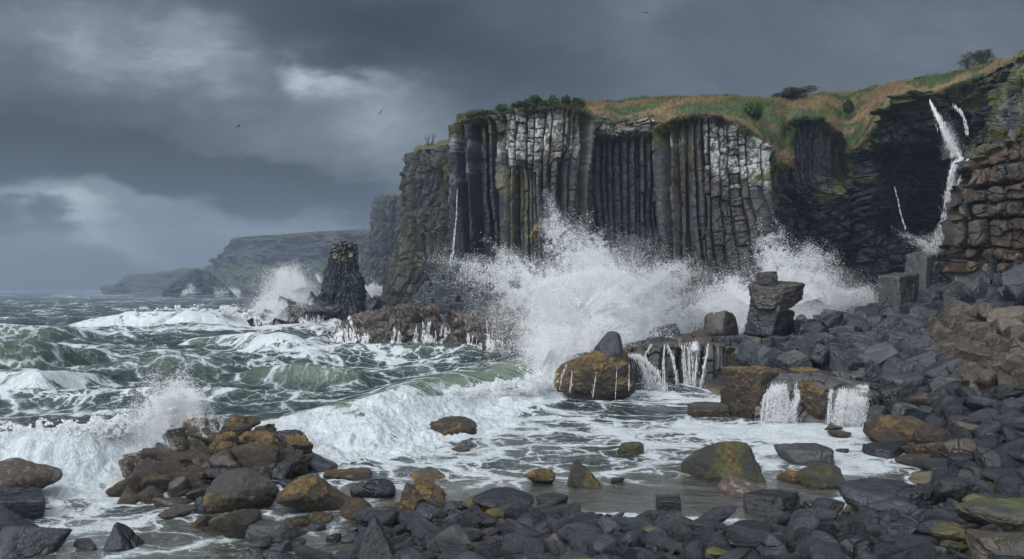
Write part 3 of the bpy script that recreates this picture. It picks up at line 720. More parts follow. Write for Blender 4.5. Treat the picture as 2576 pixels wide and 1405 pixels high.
# moss and turf tongues on the wall
tong = ss(.52, .66, fbm(s / 1.6, tz / 2.6, 0, 450, 3) + .18 * ss(60, 0, below)) * ss(110, 20, below) * (1 - .75 * mD) * (1 - .8 * L3) * (1 - .85 * Lc)
c = cmix(c, MOSS * .75, fl(tong * rock)); 
mm2 = np.exp(-((PY - 450 + .25 * (PX - 1900)) / 13) ** 2) * ss(1810, 1850, PX) * ss(1950, 1930, PX) + np.exp(-((PY - (505 - (PX - 2040) * .50)) / 20) ** 2) * ss(2030, 2060, PX) * ss(2180, 2120, PX) + np.exp(-((PY - (440 + (PX - 2100) * .18)) / 8) ** 2) * ss(2100, 2120, PX) * ss(2240, 2200, PX)
c = cmix(c, MOSS * 1.35, fl(np.clip(mm2, 0, 1) * ss(.38, .52, n1)))
c = cmix(c, OCHRE * 1.5, fl(np.exp(-((PY - 575 + .5 * (PX - 1350)) / 9) ** 2) * ss(1310, 1325, PX) * ss(1365, 1350, PX) * ss(.35, .5, n1)))
mI2 = mI * ss(.52, .62, fbm(s / 1.5, tz / 1.2, 0, 452, 3)); c = cmix(c, MOSS * .55, fl(mI2))
# turf colours
tn = fbm(G[..., 0] / 7, G[..., 1] / 6, G[..., 2] / 3, 460, 4); tn2 = fbm(G[..., 0] / 1.8, G[..., 1] / 1.8, G[..., 2] / 1.2, 461, 3)
tc_ = np.tile(STRAW * .85, (len(c), 1))
gm = ss(.50, .57, tn + .10 * (tn2 - .5)); gm = np.maximum(gm, ss(3.45, 3.1, V) * ss(.40, .52, tn2 + .05)); gm = np.maximum(gm, ss(1500, 1440, PX))
gm = np.maximum(gm, np.exp(-(((PX - 1905) / 70) ** 2 + ((PY - 280) / 30) ** 2))); gm = np.maximum(gm, np.exp(-(((PX - 2030) / 60) ** 2 + ((PY - 295) / 16) ** 2)) * 1.2)
tc_ = cmix(tc_, GRASS * .9, fl(np.clip(gm, 0, 1))); tc_ = cmix(tc_, np.array([.028, .056, .016]), fl(np.clip(gm * ss(.52, .66, tn2), 0, 1) * .8))
rustm = ss(3.55, 3.05, V) * ss(.50, .58, fbm(s / 2.6, V * 3, 0, 462, 3)) * (PX < 2120); tc_ = cmix(tc_, RUST * .8, fl(rustm))
tc_ = cmix(tc_, DARK, fl(recess * ss(.5, .6, tn2) * .9))
turfm = turf * (1 - recess * .65)
c = cmix(c, tc_, fl(np.clip(np.maximum(turfm, 0), 0, 1)))
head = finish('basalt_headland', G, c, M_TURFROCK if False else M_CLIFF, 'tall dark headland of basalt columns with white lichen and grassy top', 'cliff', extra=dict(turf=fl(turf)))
HEADG, HEADV, HEADPX, HEADTURF, HEADCOL = G, V, PX, turf, c.reshape(G.shape)
# ------------------------------------------------------------------ far headlands, sea stack, reefs
M_REEF = rock_mat('wet reef rock', 1.2, .10, (.22, .55), .5, .6, fine=12)
def face(name, rows, nu, nv, fn, label, cat='headland', mat=None, vw=None):
    G, U, V = loft(rows, nu, nv, vw=vw)
    s = np.tile(arclen(G, nv // 3), (nv, 1)); tz = G[..., 2].copy()
    N = normals(G); N = np.where(N[..., 1:2] > 0, -N, N)
    PX = CX + F * G[..., 0] / G[..., 1]; PY = HY - F * (G[..., 2] - H) / G[..., 1]
    G, c = fn(G, U, V, s, tz, N, PX, PY)
    return finish(name, G, c.reshape(G.shape), mat or M_CLIFF, label, cat)
def rowcols(rows, Yadd=None): return rows
def fnA(top_row, w, colr, mossf, amp=1.0, far=False):
    def fn(G, U, V, s, tz, N, PX, PY):
        d, i, j, k, r = columns(s + .12 * tz, tz, w, w * 3.2, 900, prot=.5 * w, groove=.5, block=.25, facet=.4, wob=.9)
        rk = ss(top_row + .04, top_row - .06, V + .15 * (vn(s / 2, tz / 2, 0, 3) - .5))
        n = fbm(s / 8, tz / 14, 0, 901, 4); n2 = fbm(s / 1.6, tz / 2.4, 0, 902, 4)
        Nr = N.copy(); Nr[..., 2] *= .2
        f1, g1, k1 = facets(s, tz, 2.6 * amp, 4.6 * amp, 907, .8 * amp); f2, g2, k2 = facets(s, tz, 1.0 * amp, 1.5 * amp, 908, .5 * amp); r = .5 * r + .5 * g2; k = np.maximum(k * .6, k2)
        G = G + Nr * (((f1 + f2) * rk)[..., None]) 
        G = G + Nr * ((3.4 * amp * (n - .5) + d * .8 * amp + 1.6 * amp * (ridged(s / 3.3, tz / 6, 0, 904, 3) - .6) + .8 * amp * (n2 - .5)) * rk)[..., None]
        G[..., 2] += 1.2 * amp * (fbm(s / 5, V * 3, 0, 903, 3) - .5) * (1 - rk)
        c = np.tile(colr, (G.shape[0] * G.shape[1], 1)) * (.55 + .9 * r.ravel() * n2.ravel() * 1.6)[:, None]
        c = cmix(c, DARK * .6, .6 * k.ravel()); mo = mossf(PX, PY, n2, n)
        c = cmix(c, MOSS * .8, np.clip(mo, 0, 1).ravel() * rk.ravel())
        c = cmix(c, mix(GRASS, STRAW, .35) * .8, (1 - rk).ravel())
        return G, c
    return fn
def sta(lst, Y0, dY=(0, 1, 2, 3, 5, 30, 60)):
    return [[(x_, y_, Y0[n] + dY[k] if isinstance(Y0, (list, tuple)) else Y0 + dY[k]) for k, (x_, y_) in enumerate(r)] for n, r in enumerate(lst)]
# the shaded headland just behind the columns
A = sta([[(1030, 752), (1045, 680), (1060, 600), (1062, 480), (1064, 390), (1064, 374), (1064, 420)],
         [(985, 752), (1003, 675), (1024, 600), (1031, 480), (1034, 398), (1046, 372), (1048, 420)],
         [(976, 756), (998, 680), (1021, 600), (1028, 480), (1030, 404), (1044, 374), (1046, 420)],
         [(1010, 770), (1030, 690), (1045, 610), (1052, 490), (1060, 386), (1064, 368), (1068, 420)],
         [(1060, 790), (1075, 700), (1085, 615), (1090, 495), (1100, 380), (1104, 361), (1106, 420)],
         [(1110, 800), (1120, 700), (1128, 615), (1134, 495), (1140, 368), (1142, 352), (1146, 420)],
         [(1200, 800), (1200, 700), (1200, 615), (1200, 495), (1200, 360), (1200, 345), (1200, 420)]], [150, 126, 118, 113, 108, 103, 100], (0, 1.5, 3, 4, 5, 12, 60))
face('shaded_headland', A, 420, 520, fnA(4.25, 1.7, np.array([.028, .029, .028]), lambda X, Y, n2, n: ss(.46, .60, n2 * .55 + .45 * n) * (.35 + 1.2 * np.exp(-((X - (1140 - (Y - 430) * .30)) / 38) ** 2) * ss(390, 470, Y) * ss(735, 640, Y) * 1.6)),
     'shaded headland with mossy green streaks behind the main columns', vw=np.array([4, 4, 6, 5, 1.2, 2.5.real]))
B = sta([[(960, 742), (975, 670), (980, 590), (985, 520), (988, 500), (990, 495), (990, 520)],
         [(908, 742), (920, 665), (940, 585), (951, 515), (958, 497), (964, 492), (966, 520)],
         [(903, 744), (916, 668), (938, 588), (948, 520), (955, 500), (963, 493), (965, 520)],
         [(950, 744), (960, 668), (970, 588), (975, 520), (985, 496), (988, 489), (990, 520)],
         [(1060, 744), (1060, 668), (1060, 588), (1060, 520), (1060, 492), (1060, 486), (1060, 520)]], [420, 330, 315, 305, 300], (0, 3, 6, 9, 12, 30, 120))
face('hazy_headland', B, 260, 300, fnA(4.3, 4.0, np.array([.030, .033, .035]), lambda X, Y, n2, n: .25 * ss(.45, .6, n2) + np.exp(-((Y - (578 - (X - 950) * .12)) / 9) ** 2) * ss(945, 965, X) + .5 * ss(640, 735, Y), 1.5),
     'hazy grey headland rising behind the sea stack', vw=np.array([4, 4, 6, 1.5, .6, 1.5]))
def fnP(G, U, V, s, tz, N, PX, PY):
    n = fbm(s / 50, V * 1.3, 0, 911, 4); n2 = fbm(s / 13, V * 6, 0, 912, 4)
    cl = ss(1.85, 2.05, V) * ss(3.35, 2.95, V)
    Nr = N.copy(); Nr[..., 2] *= .3
    G = G + Nr * (34 * (n - .5) + cl * 20 * (ridged(s / 26, V * 1.5, 0, 913, 4) - .6) + 10 * (n2 - .5))[..., None] * (V < 3.4)[..., None]
    g = np.tile(np.array([.042, .048, .022]), (n.size, 1)) * (.7 + .6 * n2.ravel()[:, None])
    c = cmix(g, np.array([.030, .027, .026]) , (cl * (.75 + .25 * n2)).ravel()); c = cmix(c, np.array([.04, .04, .042]), (ss(.35, .12, V)).ravel())
    return G, c
PL = sta([[(523, 737), (526, 700), (528, 676), (529, 674), (530, 672), (531, 680)], [(530, 737), (534, 702), (540, 668), (545, 655), (552, 648), (554, 670)], [(545, 737), (550, 704), (556, 664), (564, 640), (570, 632), (572, 670)],
          [(572, 737), (574, 706), (578, 664), (580, 612), (584, 601), (586, 660)], [(620, 737), (620, 708), (620, 668), (620, 604), (622, 597), (622, 660)], [(720, 737), (720, 706), (720, 662), (720, 597), (720, 591), (720, 660)],
          [(800, 737), (800, 702), (800, 652), (800, 592), (800, 585), (800, 660)], [(880, 737), (880, 698), (880, 640), (880, 590), (880, 580), (880, 660)], [(960, 737), (960, 690), (960, 632), (960, 585), (960, 575), (960, 660)], [(1060, 737), (1060, 690), (1060, 632), (1060, 585), (1060, 570), (1060, 660)]],
         [720, 690, 670, 650, 630, 600, 560, 520, 480, 450], (0, 60, 90, 100, 140, 400))
face('far_plateau', PL, 520, 240, fnP, 'far flat topped plateau with a cliff band fading into haze', vw=np.array([2, 1.5, 2.2, .5, 1]))
def fnL(G, U, V, s, tz, N, PX, PY):
    n = fbm(s / 30, V * 2, 0, 921, 4); Nr = N.copy(); Nr[..., 2] *= .2
    G = G + Nr * (26 * (n - .5))[..., None]
    c = np.tile(np.array([.026, .028, .030]), (n.size, 1)); c = cmix(c, np.array([.045, .056, .030]), (ss(1.3, 2.05, V + .8 * (n - .5))).ravel()); return G, c
LW = sta([[(252, 734), (252, 725), (253, 720), (255, 722)], [(290, 734), (290, 720), (292, 713), (294, 716)], [(308, 734), (308, 712), (310, 702), (312, 705)], [(322, 735), (322, 705), (325, 691), (330, 695)], [(370, 735), (370, 702), (372, 688), (376, 694)],
          [(430, 735), (430, 700), (430, 680), (430, 690)], [(480, 735), (480, 700), (480, 676), (480, 690)], [(560, 735), (560, 700), (560, 674), (560, 690)], [(640, 735), (640, 700), (640, 674), (640, 690)]], [860, 850, 830, 820, 810, 800, 800, 790, 790], (0, 20, 60, 300))
face('low_headland', LW, 300, 90, fnL, 'low far point of land at the end of the coast', vw=np.array([1, 1, 1.]))
def fnI(G, U, V, s, tz, N, PX, PY):
    n = fbm(s / 22, V * 2, 0, 931, 4); Nr = N.copy(); Nr[..., 2] *= .2
    G = G + Nr * (24 * (n - .5) + 12 * (ridged(s / 9, V * 2, 0, 932, 3) - .6))[..., None]; G[..., 2] += ss(1.2, 2, V) * 3 * (fbm(s / 7, 0 * s, 0, 933, 3) - .5)
    return G, np.tile(np.array([.014, .014, .016]), (n.size, 1)) * (.6 + .8 * n.ravel()[:, None])
IS = sta([[(x_, 741), (x_, mix(741, y_, .55)), (x_, y_), (x_ + 2, y_ + 6)] for x_, y_ in ((408, 738), (425, 728), (442, 715), (462, 697), (485, 685), (500, 679), (514, 684), (535, 700), (560, 713), (590, 724), (640, 722), (700, 719), (770, 722), (830, 734))], 520, (0, 12, 25, 60))
face('rock_islet', IS, 360, 90, fnI, 'dark pointed rock islet off the far coast', vw=np.array([1, 1, 1.]))

# ---------------- sea stack: closed tower
def tower(name, rows, Y, seed, label):
    """rows: (py, left px, right px) from the foot up"""
    nv, nu = 420, 520
    pys_ = np.array([r[0] for r in rows], float)
    tt = np.linspace(0, len(rows) - 1, nv); idx = np.arange(len(rows))
    py = np.interp(tt, idx, pys_); l = np.interp(tt, idx, [r[1] for r in rows]); r = np.interp(tt, idx, [r[2] for r in rows])
    z = H - (py - HY) / F * Y; cx = ((l + r) / 2 - CX) / F * Y; rad = (r - l) / 2 / F * Y
    th = np.linspace(0, 2 * np.pi, nu); T, Z = np.meshgrid(th, z); RR = rad[:, None]; CXX = cx[:, None]
    sq = (np.abs(np.cos(T)) ** 3.2 + np.abs(np.sin(T)) ** 3.2) ** (-1 / 3.2)
    sA = T * 3.6
    per = lambda a: a          # seam lies at the back
    upper = ss(H - (668 - HY) / F * Y, H - (655 - HY) / F * Y, Z)
    d1, i, j, k, rr = columns(sA + .2 * Z, Z, .50, 1.3, seed, prot=.16, groove=.28, block=.22, facet=.3, wob=.5)
    d2, i2, j2, k2, rr2 = blocks2(sA * 1.1, Z, 1.0, .62, seed + 40, .35, .28, .6)
    d = mix(d1, d2, upper) + .9 * (fbm(np.cos(T) * 1.6, np.sin(T) * 1.6, Z / 1.6, seed, 4) - .5) * 1.5 + .6 * (ridged(np.cos(T) * 2.5, np.sin(T) * 2.5, Z / 1.2, seed + 6, 3) - .6) + .3 * (fbm(np.cos(T) * 9, np.sin(T) * 9, Z * 2, seed + 1, 3) - .5)
    th0 = T - np.pi / 2
    Rr = np.maximum(RR * sq + d * np.minimum(1, RR / 1.5), .02)
    lidf = ss(len(rows) - 1, len(rows) - 1.6, tt)[:, None]
    Rr = Rr * (.02 + .98 * np.minimum(1, lidf * 1.0 + 0))
    X_ = CXX + Rr * np.cos(th0); Y_ = Y + Rr * .85 * np.sin(th0)
    G = np.stack([X_, Y_, Z + .25 * (rr2 - .5) * upper], -1)
    n2 = fbm(np.cos(T) * 4, np.sin(T) * 4, Z, seed + 2, 4)
    c = np.tile(DARK * 1.1, (G.shape[0] * nu, 1)) * (.6 + .8 * rr.ravel()[:, None])
    c = cmix(c, np.array([.17, .155, .095]), (upper * ss(.38, .52, n2) * (1 - .8 * k2)).ravel()); c = cmix(c, DARK * .6, (mix(k, k2, upper) * .6).ravel())
    c = cmix(c, MOSS * .7, (upper * ss(.55, .65, n2) * .6).ravel())
    f = grid_faces(nv, nu)
    o = mesh(name, G.reshape(-1, 3), f, M_CLIFF, False, dict(Col=c))
    return tag(o, label, 'sea stack')
tower('sea_stack', [(800, 790, 925), (775, 800, 918), (752, 806, 914), (735, 812, 914), (715, 816, 912), (690, 824, 906), (684, 824, 898), (668, 829, 897), (650, 832, 895), (634, 837, 897), (618, 841, 896), (611, 845, 893), (608, 858, 884)], 108, 940,
      'tall dark basalt sea stack with a pale crusted top standing off the headland')

# ---------------- low reefs
def shelf(name, pts, back, seed, label, colr, label_kind=None, cat='reef', mat=None, nu=420, nv=150, amp=1.0, cols=False, w=1.0, topc=None, steep=.42, weed=0):
    """pts: (px, waterline py, top py, Y run of the slope)"""
    rows = []
    for px, yw, yt, run in pts:
        Yw = wy(yw); rows.append([(px, HY + (H + 1.5) * F / (Yw - .3), Yw - .3), (px, yw, Yw), (px, mix(yw, yt, .6), Yw + run * steep), (px, yt, Yw + run), (px, yt - 4, Yw + run + back * .5), (px, yt - 1, Yw + run + back)])
    G, U, V = loft(rows, nu, nv, vw=np.array([.8, 1.4, 1.2, 1.5, 1.]))
    s = np.tile(arclen(G, nv // 3), (nv, 1)); tz = G[..., 2].copy(); N = normals(G); N = np.where(N[..., 2:3] < 0, -N, N)
    y = G[..., 1]
    if cols:
        d, i, j, k, r = columns(s, tz, w, w * 1.8, seed, prot=.30 * w, groove=.45, block=.10, facet=.35)
        d2, i2, j2, k2, r2 = blocks2(s, y, w, w * 1.1, seed + 50, .16, .08); tp = ss(2.9, 3.1, V)
        N2 = N.copy(); d = mix(d, d2 * .8, tp); k = mix(k, k2, tp); r = mix(r, r2, tp)
        d = d + .10 * (fbm(s / .4, tz / .4, y / .4, seed, 3) - .5)
    else:
        d = amp * (2.0 * (fbm(s / 4, y / 3, tz / 2, seed, 4) - .5) + .9 * (ridged(s / 1.6, y / 1.3, tz / 1.2, seed + 1, 4) - .6)) + facets(s, y * .8 + tz * .6, 1.6, 1.0, seed + 11, .55 * amp)[0] + facets(s, y * .8 + tz * .6, .6, .4, seed + 12, .20 * amp)[0]; r = fbm(s / 1.2, y / 1.2, tz / .8, seed + 2, 4); k = np.zeros(r.shape)
    G = G + N * d[..., None]
    c = np.tile(colr, (s.size, 1)) * (.35 + 1.3 * r.ravel()[:, None])
    if topc is not None: c = cmix(c, topc, (ss(.45, .58, fbm(s / 2, y / 2, 0, seed + 5, 4)) * ss(1.7, 2.6, V)).ravel())
    c = cmix(c, DARK * .5, (k * .7).ravel()); c = cmix(c, DARK * .6, ss(1.45, 1.05, V + .5 * (r - .5)).ravel() * .7)
    if weed:
        wm = ss(.42, .56, fbm(s / .7, y / .7, tz / .7, seed + 7, 4)) * weed; c = cmix(c, OCHRE * (.9), wm.ravel()); G = G + N * (wm * .10 * ridged(s / .25, y / .25, tz / .25, seed + 8, 2))[..., None]
    o = mesh(name, G.reshape(-1, 3), grid_faces(*G.shape[:2])[:, ::-1], mat or M_REEF, False, dict(Col=c))
    tag(o, label, cat, kind=label_kind); return G
REEFBR = np.array([.034, .024, .018])
REEF_C = shelf('reef', [(630, 824, 820, 1), (665, 823, 797, 4), (700, 822, 786, 5), (740, 824, 782, 6), (800, 820, 778, 6), (850, 812, 776, 6), (890, 803, 773, 6), (960, 797, 765, 5), (1040, 795, 760, 5)], 9, 951, 'low brown reef at the foot of the sea stack', REEFBR * .8)
REEF_B = shelf('reef', [(830, 880, 872, 1), (848, 886, 845, 4), (880, 889, 818, 7), (920, 893, 800, 8), (970, 895, 788, 9), (1050, 891, 784, 10), (1125, 887, 784, 10), (1142, 892, 790, 9), (1152, 906, 806, 8), (1240, 905, 812, 8), (1330, 900, 818, 8), (1430, 892, 822, 8), (1520, 886, 826, 8)], 12, 955,
               'broad russet reef with sea water pouring off it below the headland', REEFBR * .95, nu=700, nv=240, amp=1.0, topc=np.array([.062, .040, .024]))
shelf('reef', [(872, 800, 795, 1), (900, 800, 780, 3), (950, 798, 755, 4), (1000, 798, 748, 4), (1060, 800, 745, 4)], 8, 958, 'knobbly dark reef between the stack and the headland', REEFBR * .55, amp=1.3)

# ---------------- stepped column stumps at the toe of the headland
rg = rng(12); vs, fs, cs = [], [], []; nb = 0
toe = np.array([(985, 800), (1005, 782), (1030, 757), (1055, 738), (1078, 704), (1100, 688), (1118, 660), (1140, 640), (1165, 612), (1215, 600)])
for k_ in range(620):
    px = rg.uniform(990, 1205); Yd = rg.uniform(67, 84)
    top = np.interp(px, toe[:, 0], toe[:, 1]) + (84 - Yd) * rg.uniform(6.0, 9.0) + rg.normal(0, 5)
    if top > 812: continue
    zt = H - (min(top, 815) - HY) / F * Yd; xx = (px - CX) / F * Yd; r0 = rg.uniform(.42, .72); ns = rg.integers(5, 8); a0 = rg.uniform(0, 6.28)
    an = a0 + np.arange(ns) / ns * 2 * np.pi + rg.normal(0, .12, ns); tilt = rg.normal(0, .05, 2)
    rings = []
    for zz, sc_ in ((-1, 1.0), (zt - rg.uniform(.8, 2.5), 1.0), (zt - .10, 1.0), (zt, .86)):
        lean_ = (zz - zt) * .03
        rings.append(np.stack([xx + r0 * sc_ * np.cos(an) + lean_, Yd + r0 * sc_ * np.sin(an), np.full(ns, zz) + (tilt[0] * np.cos(an) * r0 + tilt[1] * np.sin(an) * r0) * (zz > 0)], -1))
    vv = np.concatenate(rings + [np.array([[xx, Yd, zt + .02]])]); m0 = nb; nb += len(vv); vs.append(vv)
    for q in range(3):
        for e_ in range(ns):
            fs.append([m0 + q * ns + e_, m0 + q * ns + (e_ + 1) % ns, m0 + (q + 1) * ns + (e_ + 1) % ns, m0 + (q + 1) * ns + e_])
    for e_ in range(ns):
        fs.append([m0 + 3 * ns + e_, m0 + 3 * ns + (e_ + 1) % ns, m0 + 4 * ns, m0 + 4 * ns])
    cc_ = DARK * rg.uniform(.7, 1.7); cs.append(np.tile(cc_, (len(vv), 1)))
quads = np.array(fs); 
tri = quads[quads[:, 2] == quads[:, 3]][:, :3]; qd = quads[quads[:, 2] != quads[:, 3]]
tris = np.concatenate([tri, qd[:, [0, 1, 2]], qd[:, [0, 2, 3]]])
tag(mesh('column_stumps', np.concatenate(vs), tris, M_REEF, False, dict(Col=np.concatenate(cs))), 'steps of broken basalt column stumps at the toe of the headland', 'rock steps', kind='structure')

# ------------------------------------------------------------------ boulders
M_ROCK = rock_mat('wet boulder stone', 2.4, .10, (.10, .44), .55, .95, cracks=.45, fine=22)
def weed_mat():
    m, t, out = newmat('weed covered stone')
    tc = t.n('ShaderNodeTexCoord').outputs['Object']; oi = t.n('ShaderNodeObjectInfo')
    vec = t.vm('ADD', tc, t.vm('SCALE', (1., 1., 1.), t.m('MULTIPLY', oi.outputs['Random'], 37.0)))
    col = t.n('ShaderNodeAttribute', attribute_name='Col').outputs['Color']; wd = t.n('ShaderNodeAttribute', attribute_name='weed').outputs['Fac']
    a = t.noise(vec, 2.2, 5.0, .6); b_ = t.noise(t.vm('ADD', vec, t.vm('SCALE', t.noise(vec, 6.0, 2.0, .5, 0.0, 1), .25)), 9.0, 6.0, .72); c_ = t.noise(vec, 34.0, 4.0, .65)
    ge = t.n('ShaderNodeNewGeometry'); sp = t.n('ShaderNodeSeparateXYZ'); t.put(sp, 0, ge.outputs['Normal'])
    up = t.ss(sp.outputs[2], -.3, .9, 0.0, .13)
    k = t.m('ADD', t.m('ADD', t.m('MULTIPLY', a, .35), t.m('MULTIPLY', b_, .45)), t.m('ADD', t.m('MULTIPLY', c_, .25), up))
    g1 = t.m('MULTIPLY', t.ss(k, .53, .66), wd)
    shade = t.ss(c_, .3, .7, .45, 1.35); cc = t.n('ShaderNodeCombineColor')
    for i in range(3): t.put(cc, i, t.m('MULTIPLY', shade, t.ss(b_, .3, .65, .55, 1.2)))
    under = t.mixc(t.m('MULTIPLY', wd, .85), col, (.026, .018, .010))
    gold = t.mixc(t.ss(k, .58, .72), (.060, .034, .010), (.175, .108, .024))
    cl = t.mixc(1.0, t.mixc(g1, under, gold), cc.outputs[0], 'MULTIPLY')
    bp = t.n('ShaderNodeBump'); t.put(bp, 'Strength', 1.0); t.put(bp, 'Distance', .10); t.put(bp, 'Height', t.m('ADD', b_, t.m('MULTIPLY', c_, .35)))
    bs = t.n('ShaderNodeBsdfPrincipled'); t.put(bs, 'Base Color', cl); t.put(bs, 'Roughness', t.ss(c_, .3, .7, .32, .7)); t.put(bs, 'Specular IOR Level', .5); t.put(bs, 'Normal', bp.outputs[0])
    t.L.new(bs.outputs[0], out.inputs[0]); return m
M_WEED = weed_mat()
def shape(seed, n, kind, ang=0.0, amp=.10):
    """unit body: soft intersection of half spaces, plus noise"""
    D, f = ico(n); g = rng(seed)
    if kind == 'block':
        base = np.array([[1, 0, 0], [-1, 0, 0], [0, 1, 0], [0, -1, 0], [0, 0, 1], [0, 0, -1]], float)
        q, _ = np.linalg.qr(g.normal(0, 1, (3, 3)))
        a = g.uniform(-.35, .35, 3); 
        def rot(v, a):
            cx_, sx_, cy_, sy_, cz_, sz_ = math.cos(a[0]), math.sin(a[0]), math.cos(a[1]), math.sin(a[1]), math.cos(a[2] * 3), math.sin(a[2] * 3)
            Rm = np.array([[cz_, -sz_, 0], [sz_, cz_, 0], [0, 0, 1]]) @ np.array([[cy_, 0, sy_], [0, 1, 0], [-sy_, 0, cy_]]) @ np.array([[1, 0, 0], [0, cx_, -sx_], [0, sx_, cx_]])
            return v @ Rm.T
        nn = rot(base + g.normal(0, .10, base.shape), a); hh = g.uniform(.62, .80, 6)
        ex = g.normal(0, 1, (5, 3)); nn = np.concatenate([nn, ex]); hh = np.concatenate([hh, g.uniform(.80, 1.0, 5)]); p = 22
    elif kind == 'cuboid':
        nn = np.array([[1, 0, 0], [-1, 0, 0], [0, 1, 0], [0, -1, 0], [0, 0, 1], [0, 0, -1]], float) + g.normal(0, .06, (6, 3)); hh = g.uniform(.66, .74, 6); c_, s_ = math.cos(ang), math.sin(ang)
        nn = nn @ np.array([[c_, s_, 0], [-s_, c_, 0], [0, 0, 1]]); nn = np.concatenate([nn, g.normal(0, 1, (3, 3))]); hh = np.concatenate([hh, [.98, .98, 1.0]]); p = 34
    elif kind == 'wedge':
        nn = np.concatenate([np.array([[.75, 0, .75], [-.95, -.1, .35], [0, -.8, .6], [0, 1, .2], [0, 0, -1]]) + g.normal(0, .08, (5, 3)), g.normal(0, 1, (4, 3))]); hh = np.concatenate([[.55, .55, .6, .7, .7], g.uniform(.72, .95, 4)]); p = 9
    elif kind == 'hump':
        nn = np.concatenate([np.array([[-.62, 0, .85], [.95, -.1, .25], [0, -.8, .5], [.2, .1, 1], [-1, -.2, -.1], [0, 1, .2], [0, 0, -1]]) + g.normal(0, .06, (7, 3)), g.normal(0, 1, (4, 3))]); hh = np.concatenate([[.55, .66, .6, .66, .8, .7, .7], g.uniform(.75, 1, 4)]); p = 11
    elif kind == 'slab':
        nn = np.concatenate([np.array([[0, 0, 1], [0, 0, -1], [.1, -.1, 1]]) + g.normal(0, .08, (3, 3)), g.normal(0, 1, (10, 3)) * [1, 1, .3]]); hh = np.concatenate([[.6, .6, .65], g.uniform(.7, 1, 10)]); p = 12
    elif kind == 'pebble':
        nn = g.normal(0, 1, (9, 3)); hh = g.uniform(.80, 1.0, 9); p = 4.2; amp = .045
    else:   # round
        nn = g.normal(0, 1, (12, 3)); hh = g.uniform(.72, 1.0, 12); p = 5.5
    nn = nn / np.linalg.norm(nn, axis=1)[:, None]
    dd = np.maximum(D @ nn.T, 0) / hh
    r = 1 / np.maximum((dd ** p).sum(1) ** (1 / p), .35)
    V = D * r[:, None]
    o = g.uniform(0, 50, 3); q = V * 1.6 + o
    nz = (fbm(q[:, 0], q[:, 1], q[:, 2], seed, 2) - .5) * (2.2 if kind in ('round', 'pebble') else 1.1)
    q2 = V * 5 + o; nz += (fbm(q2[:, 0], q2[:, 1], q2[:, 2], seed + 5, 4) - .5) * 1.0; q4 = V * 13 + o; nz += (np.abs(2 * fbm(q4[:, 0], q4[:, 1], q4[:, 2], seed + 6, 3) - 1) - .2) * .40
    if kind != 'round':
        q3 = V * 2.6 + o; e = np.abs(2 * vn(q3[:, 0], q3[:, 1], q3[:, 2] * 1.8, seed + 8) - 1); nz -= .45 * np.exp(-(e / .05) ** 2)
    V = V * (1 + amp * nz)[:, None]
    return V, f

def paint(V, scale, tone, seed, zrel, g):
    """stone colours for one boulder: V in metres about its centre, zrel 0 at the bottom to 1 at the top"""
    o = g.uniform(0, 60, 3); a = V / scale * 2.4 + o
    n = fbm(a[:, 0], a[:, 1], a[:, 2], seed, 5); b = V / scale * 9 + o; n2 = fbm(b[:, 0], b[:, 1], b[:, 2], seed + 3, 3)
    T = {'black': DARK * .50, 'dark': DARK * .80, 'slate': np.array([.038, .043, .052]) * .68, 'grey': GREY * .95, 'tan': np.array([.115, .090, .062]) * .68, 'brown': BROWN * .45, 'rust': np.array([.062, .044, .030]) * .68,
         'umber': np.array([.056, .048, .037]) * .68, 'weed': np.array([.045, .033, .020]) * .68, 'gold': np.array([.050, .036, .020]) * .68, 'moss': np.array([.050, .048, .034]) * .68, 'yellow': np.array([.115, .100, .040]) * .68, 'band': np.array([.085, .078, .068]) * .68, 'speck': np.array([.130, .092, .068]) * .68, 'mossy': np.array([.070, .068, .052]) * .68}[tone]
    c = np.tile(T, (len(V), 1)) * (.55 + .9 * n)[:, None]
    w = np.zeros(len(V))
    if tone in ('weed', 'rust'): w = ss(.47, .58, n2 * .6 + n * .4 + .04 * (zrel - .5)); w = w * (.75 if tone == 'weed' else .35)
    if tone == 'gold': w = ss(.40, .54, n2 * .45 + n * .55 + .16 * (zrel - .5)); w = np.maximum(w, .45) 
    if tone in ('moss',): w = ss(.42, .56, n * .8 + n2 * .2); c = cmix(c, np.array([.085, .092, .014]), w * .9); w = ss(.50, .60, n) * .75
    if tone == 'mossy': w = ss(.42, .56, n + .25 * (zrel - .62)); c = cmix(c, np.array([.070, .080, .018]), w * .85)
    if tone == 'yellow': w = ss(.40, .60, n); c = cmix(c, np.array([.085, .080, .022]), w * .8)
    if tone == 'band': w = ss(.50, .40, zrel + .22 * (n - .5)); c = cmix(c, np.array([.05, .036, .016]), w); 
    if tone == 'speck': c = cmix(c, np.array([.30, .27, .22]), ss(.60, .68, n2) * .6)
    if tone in ('grey', 'tan', 'slate'): c = cmix(c, T * 1.7, ss(.60, .70, n2) * .5)
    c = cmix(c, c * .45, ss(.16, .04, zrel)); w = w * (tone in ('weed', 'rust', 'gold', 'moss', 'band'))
    return c, w

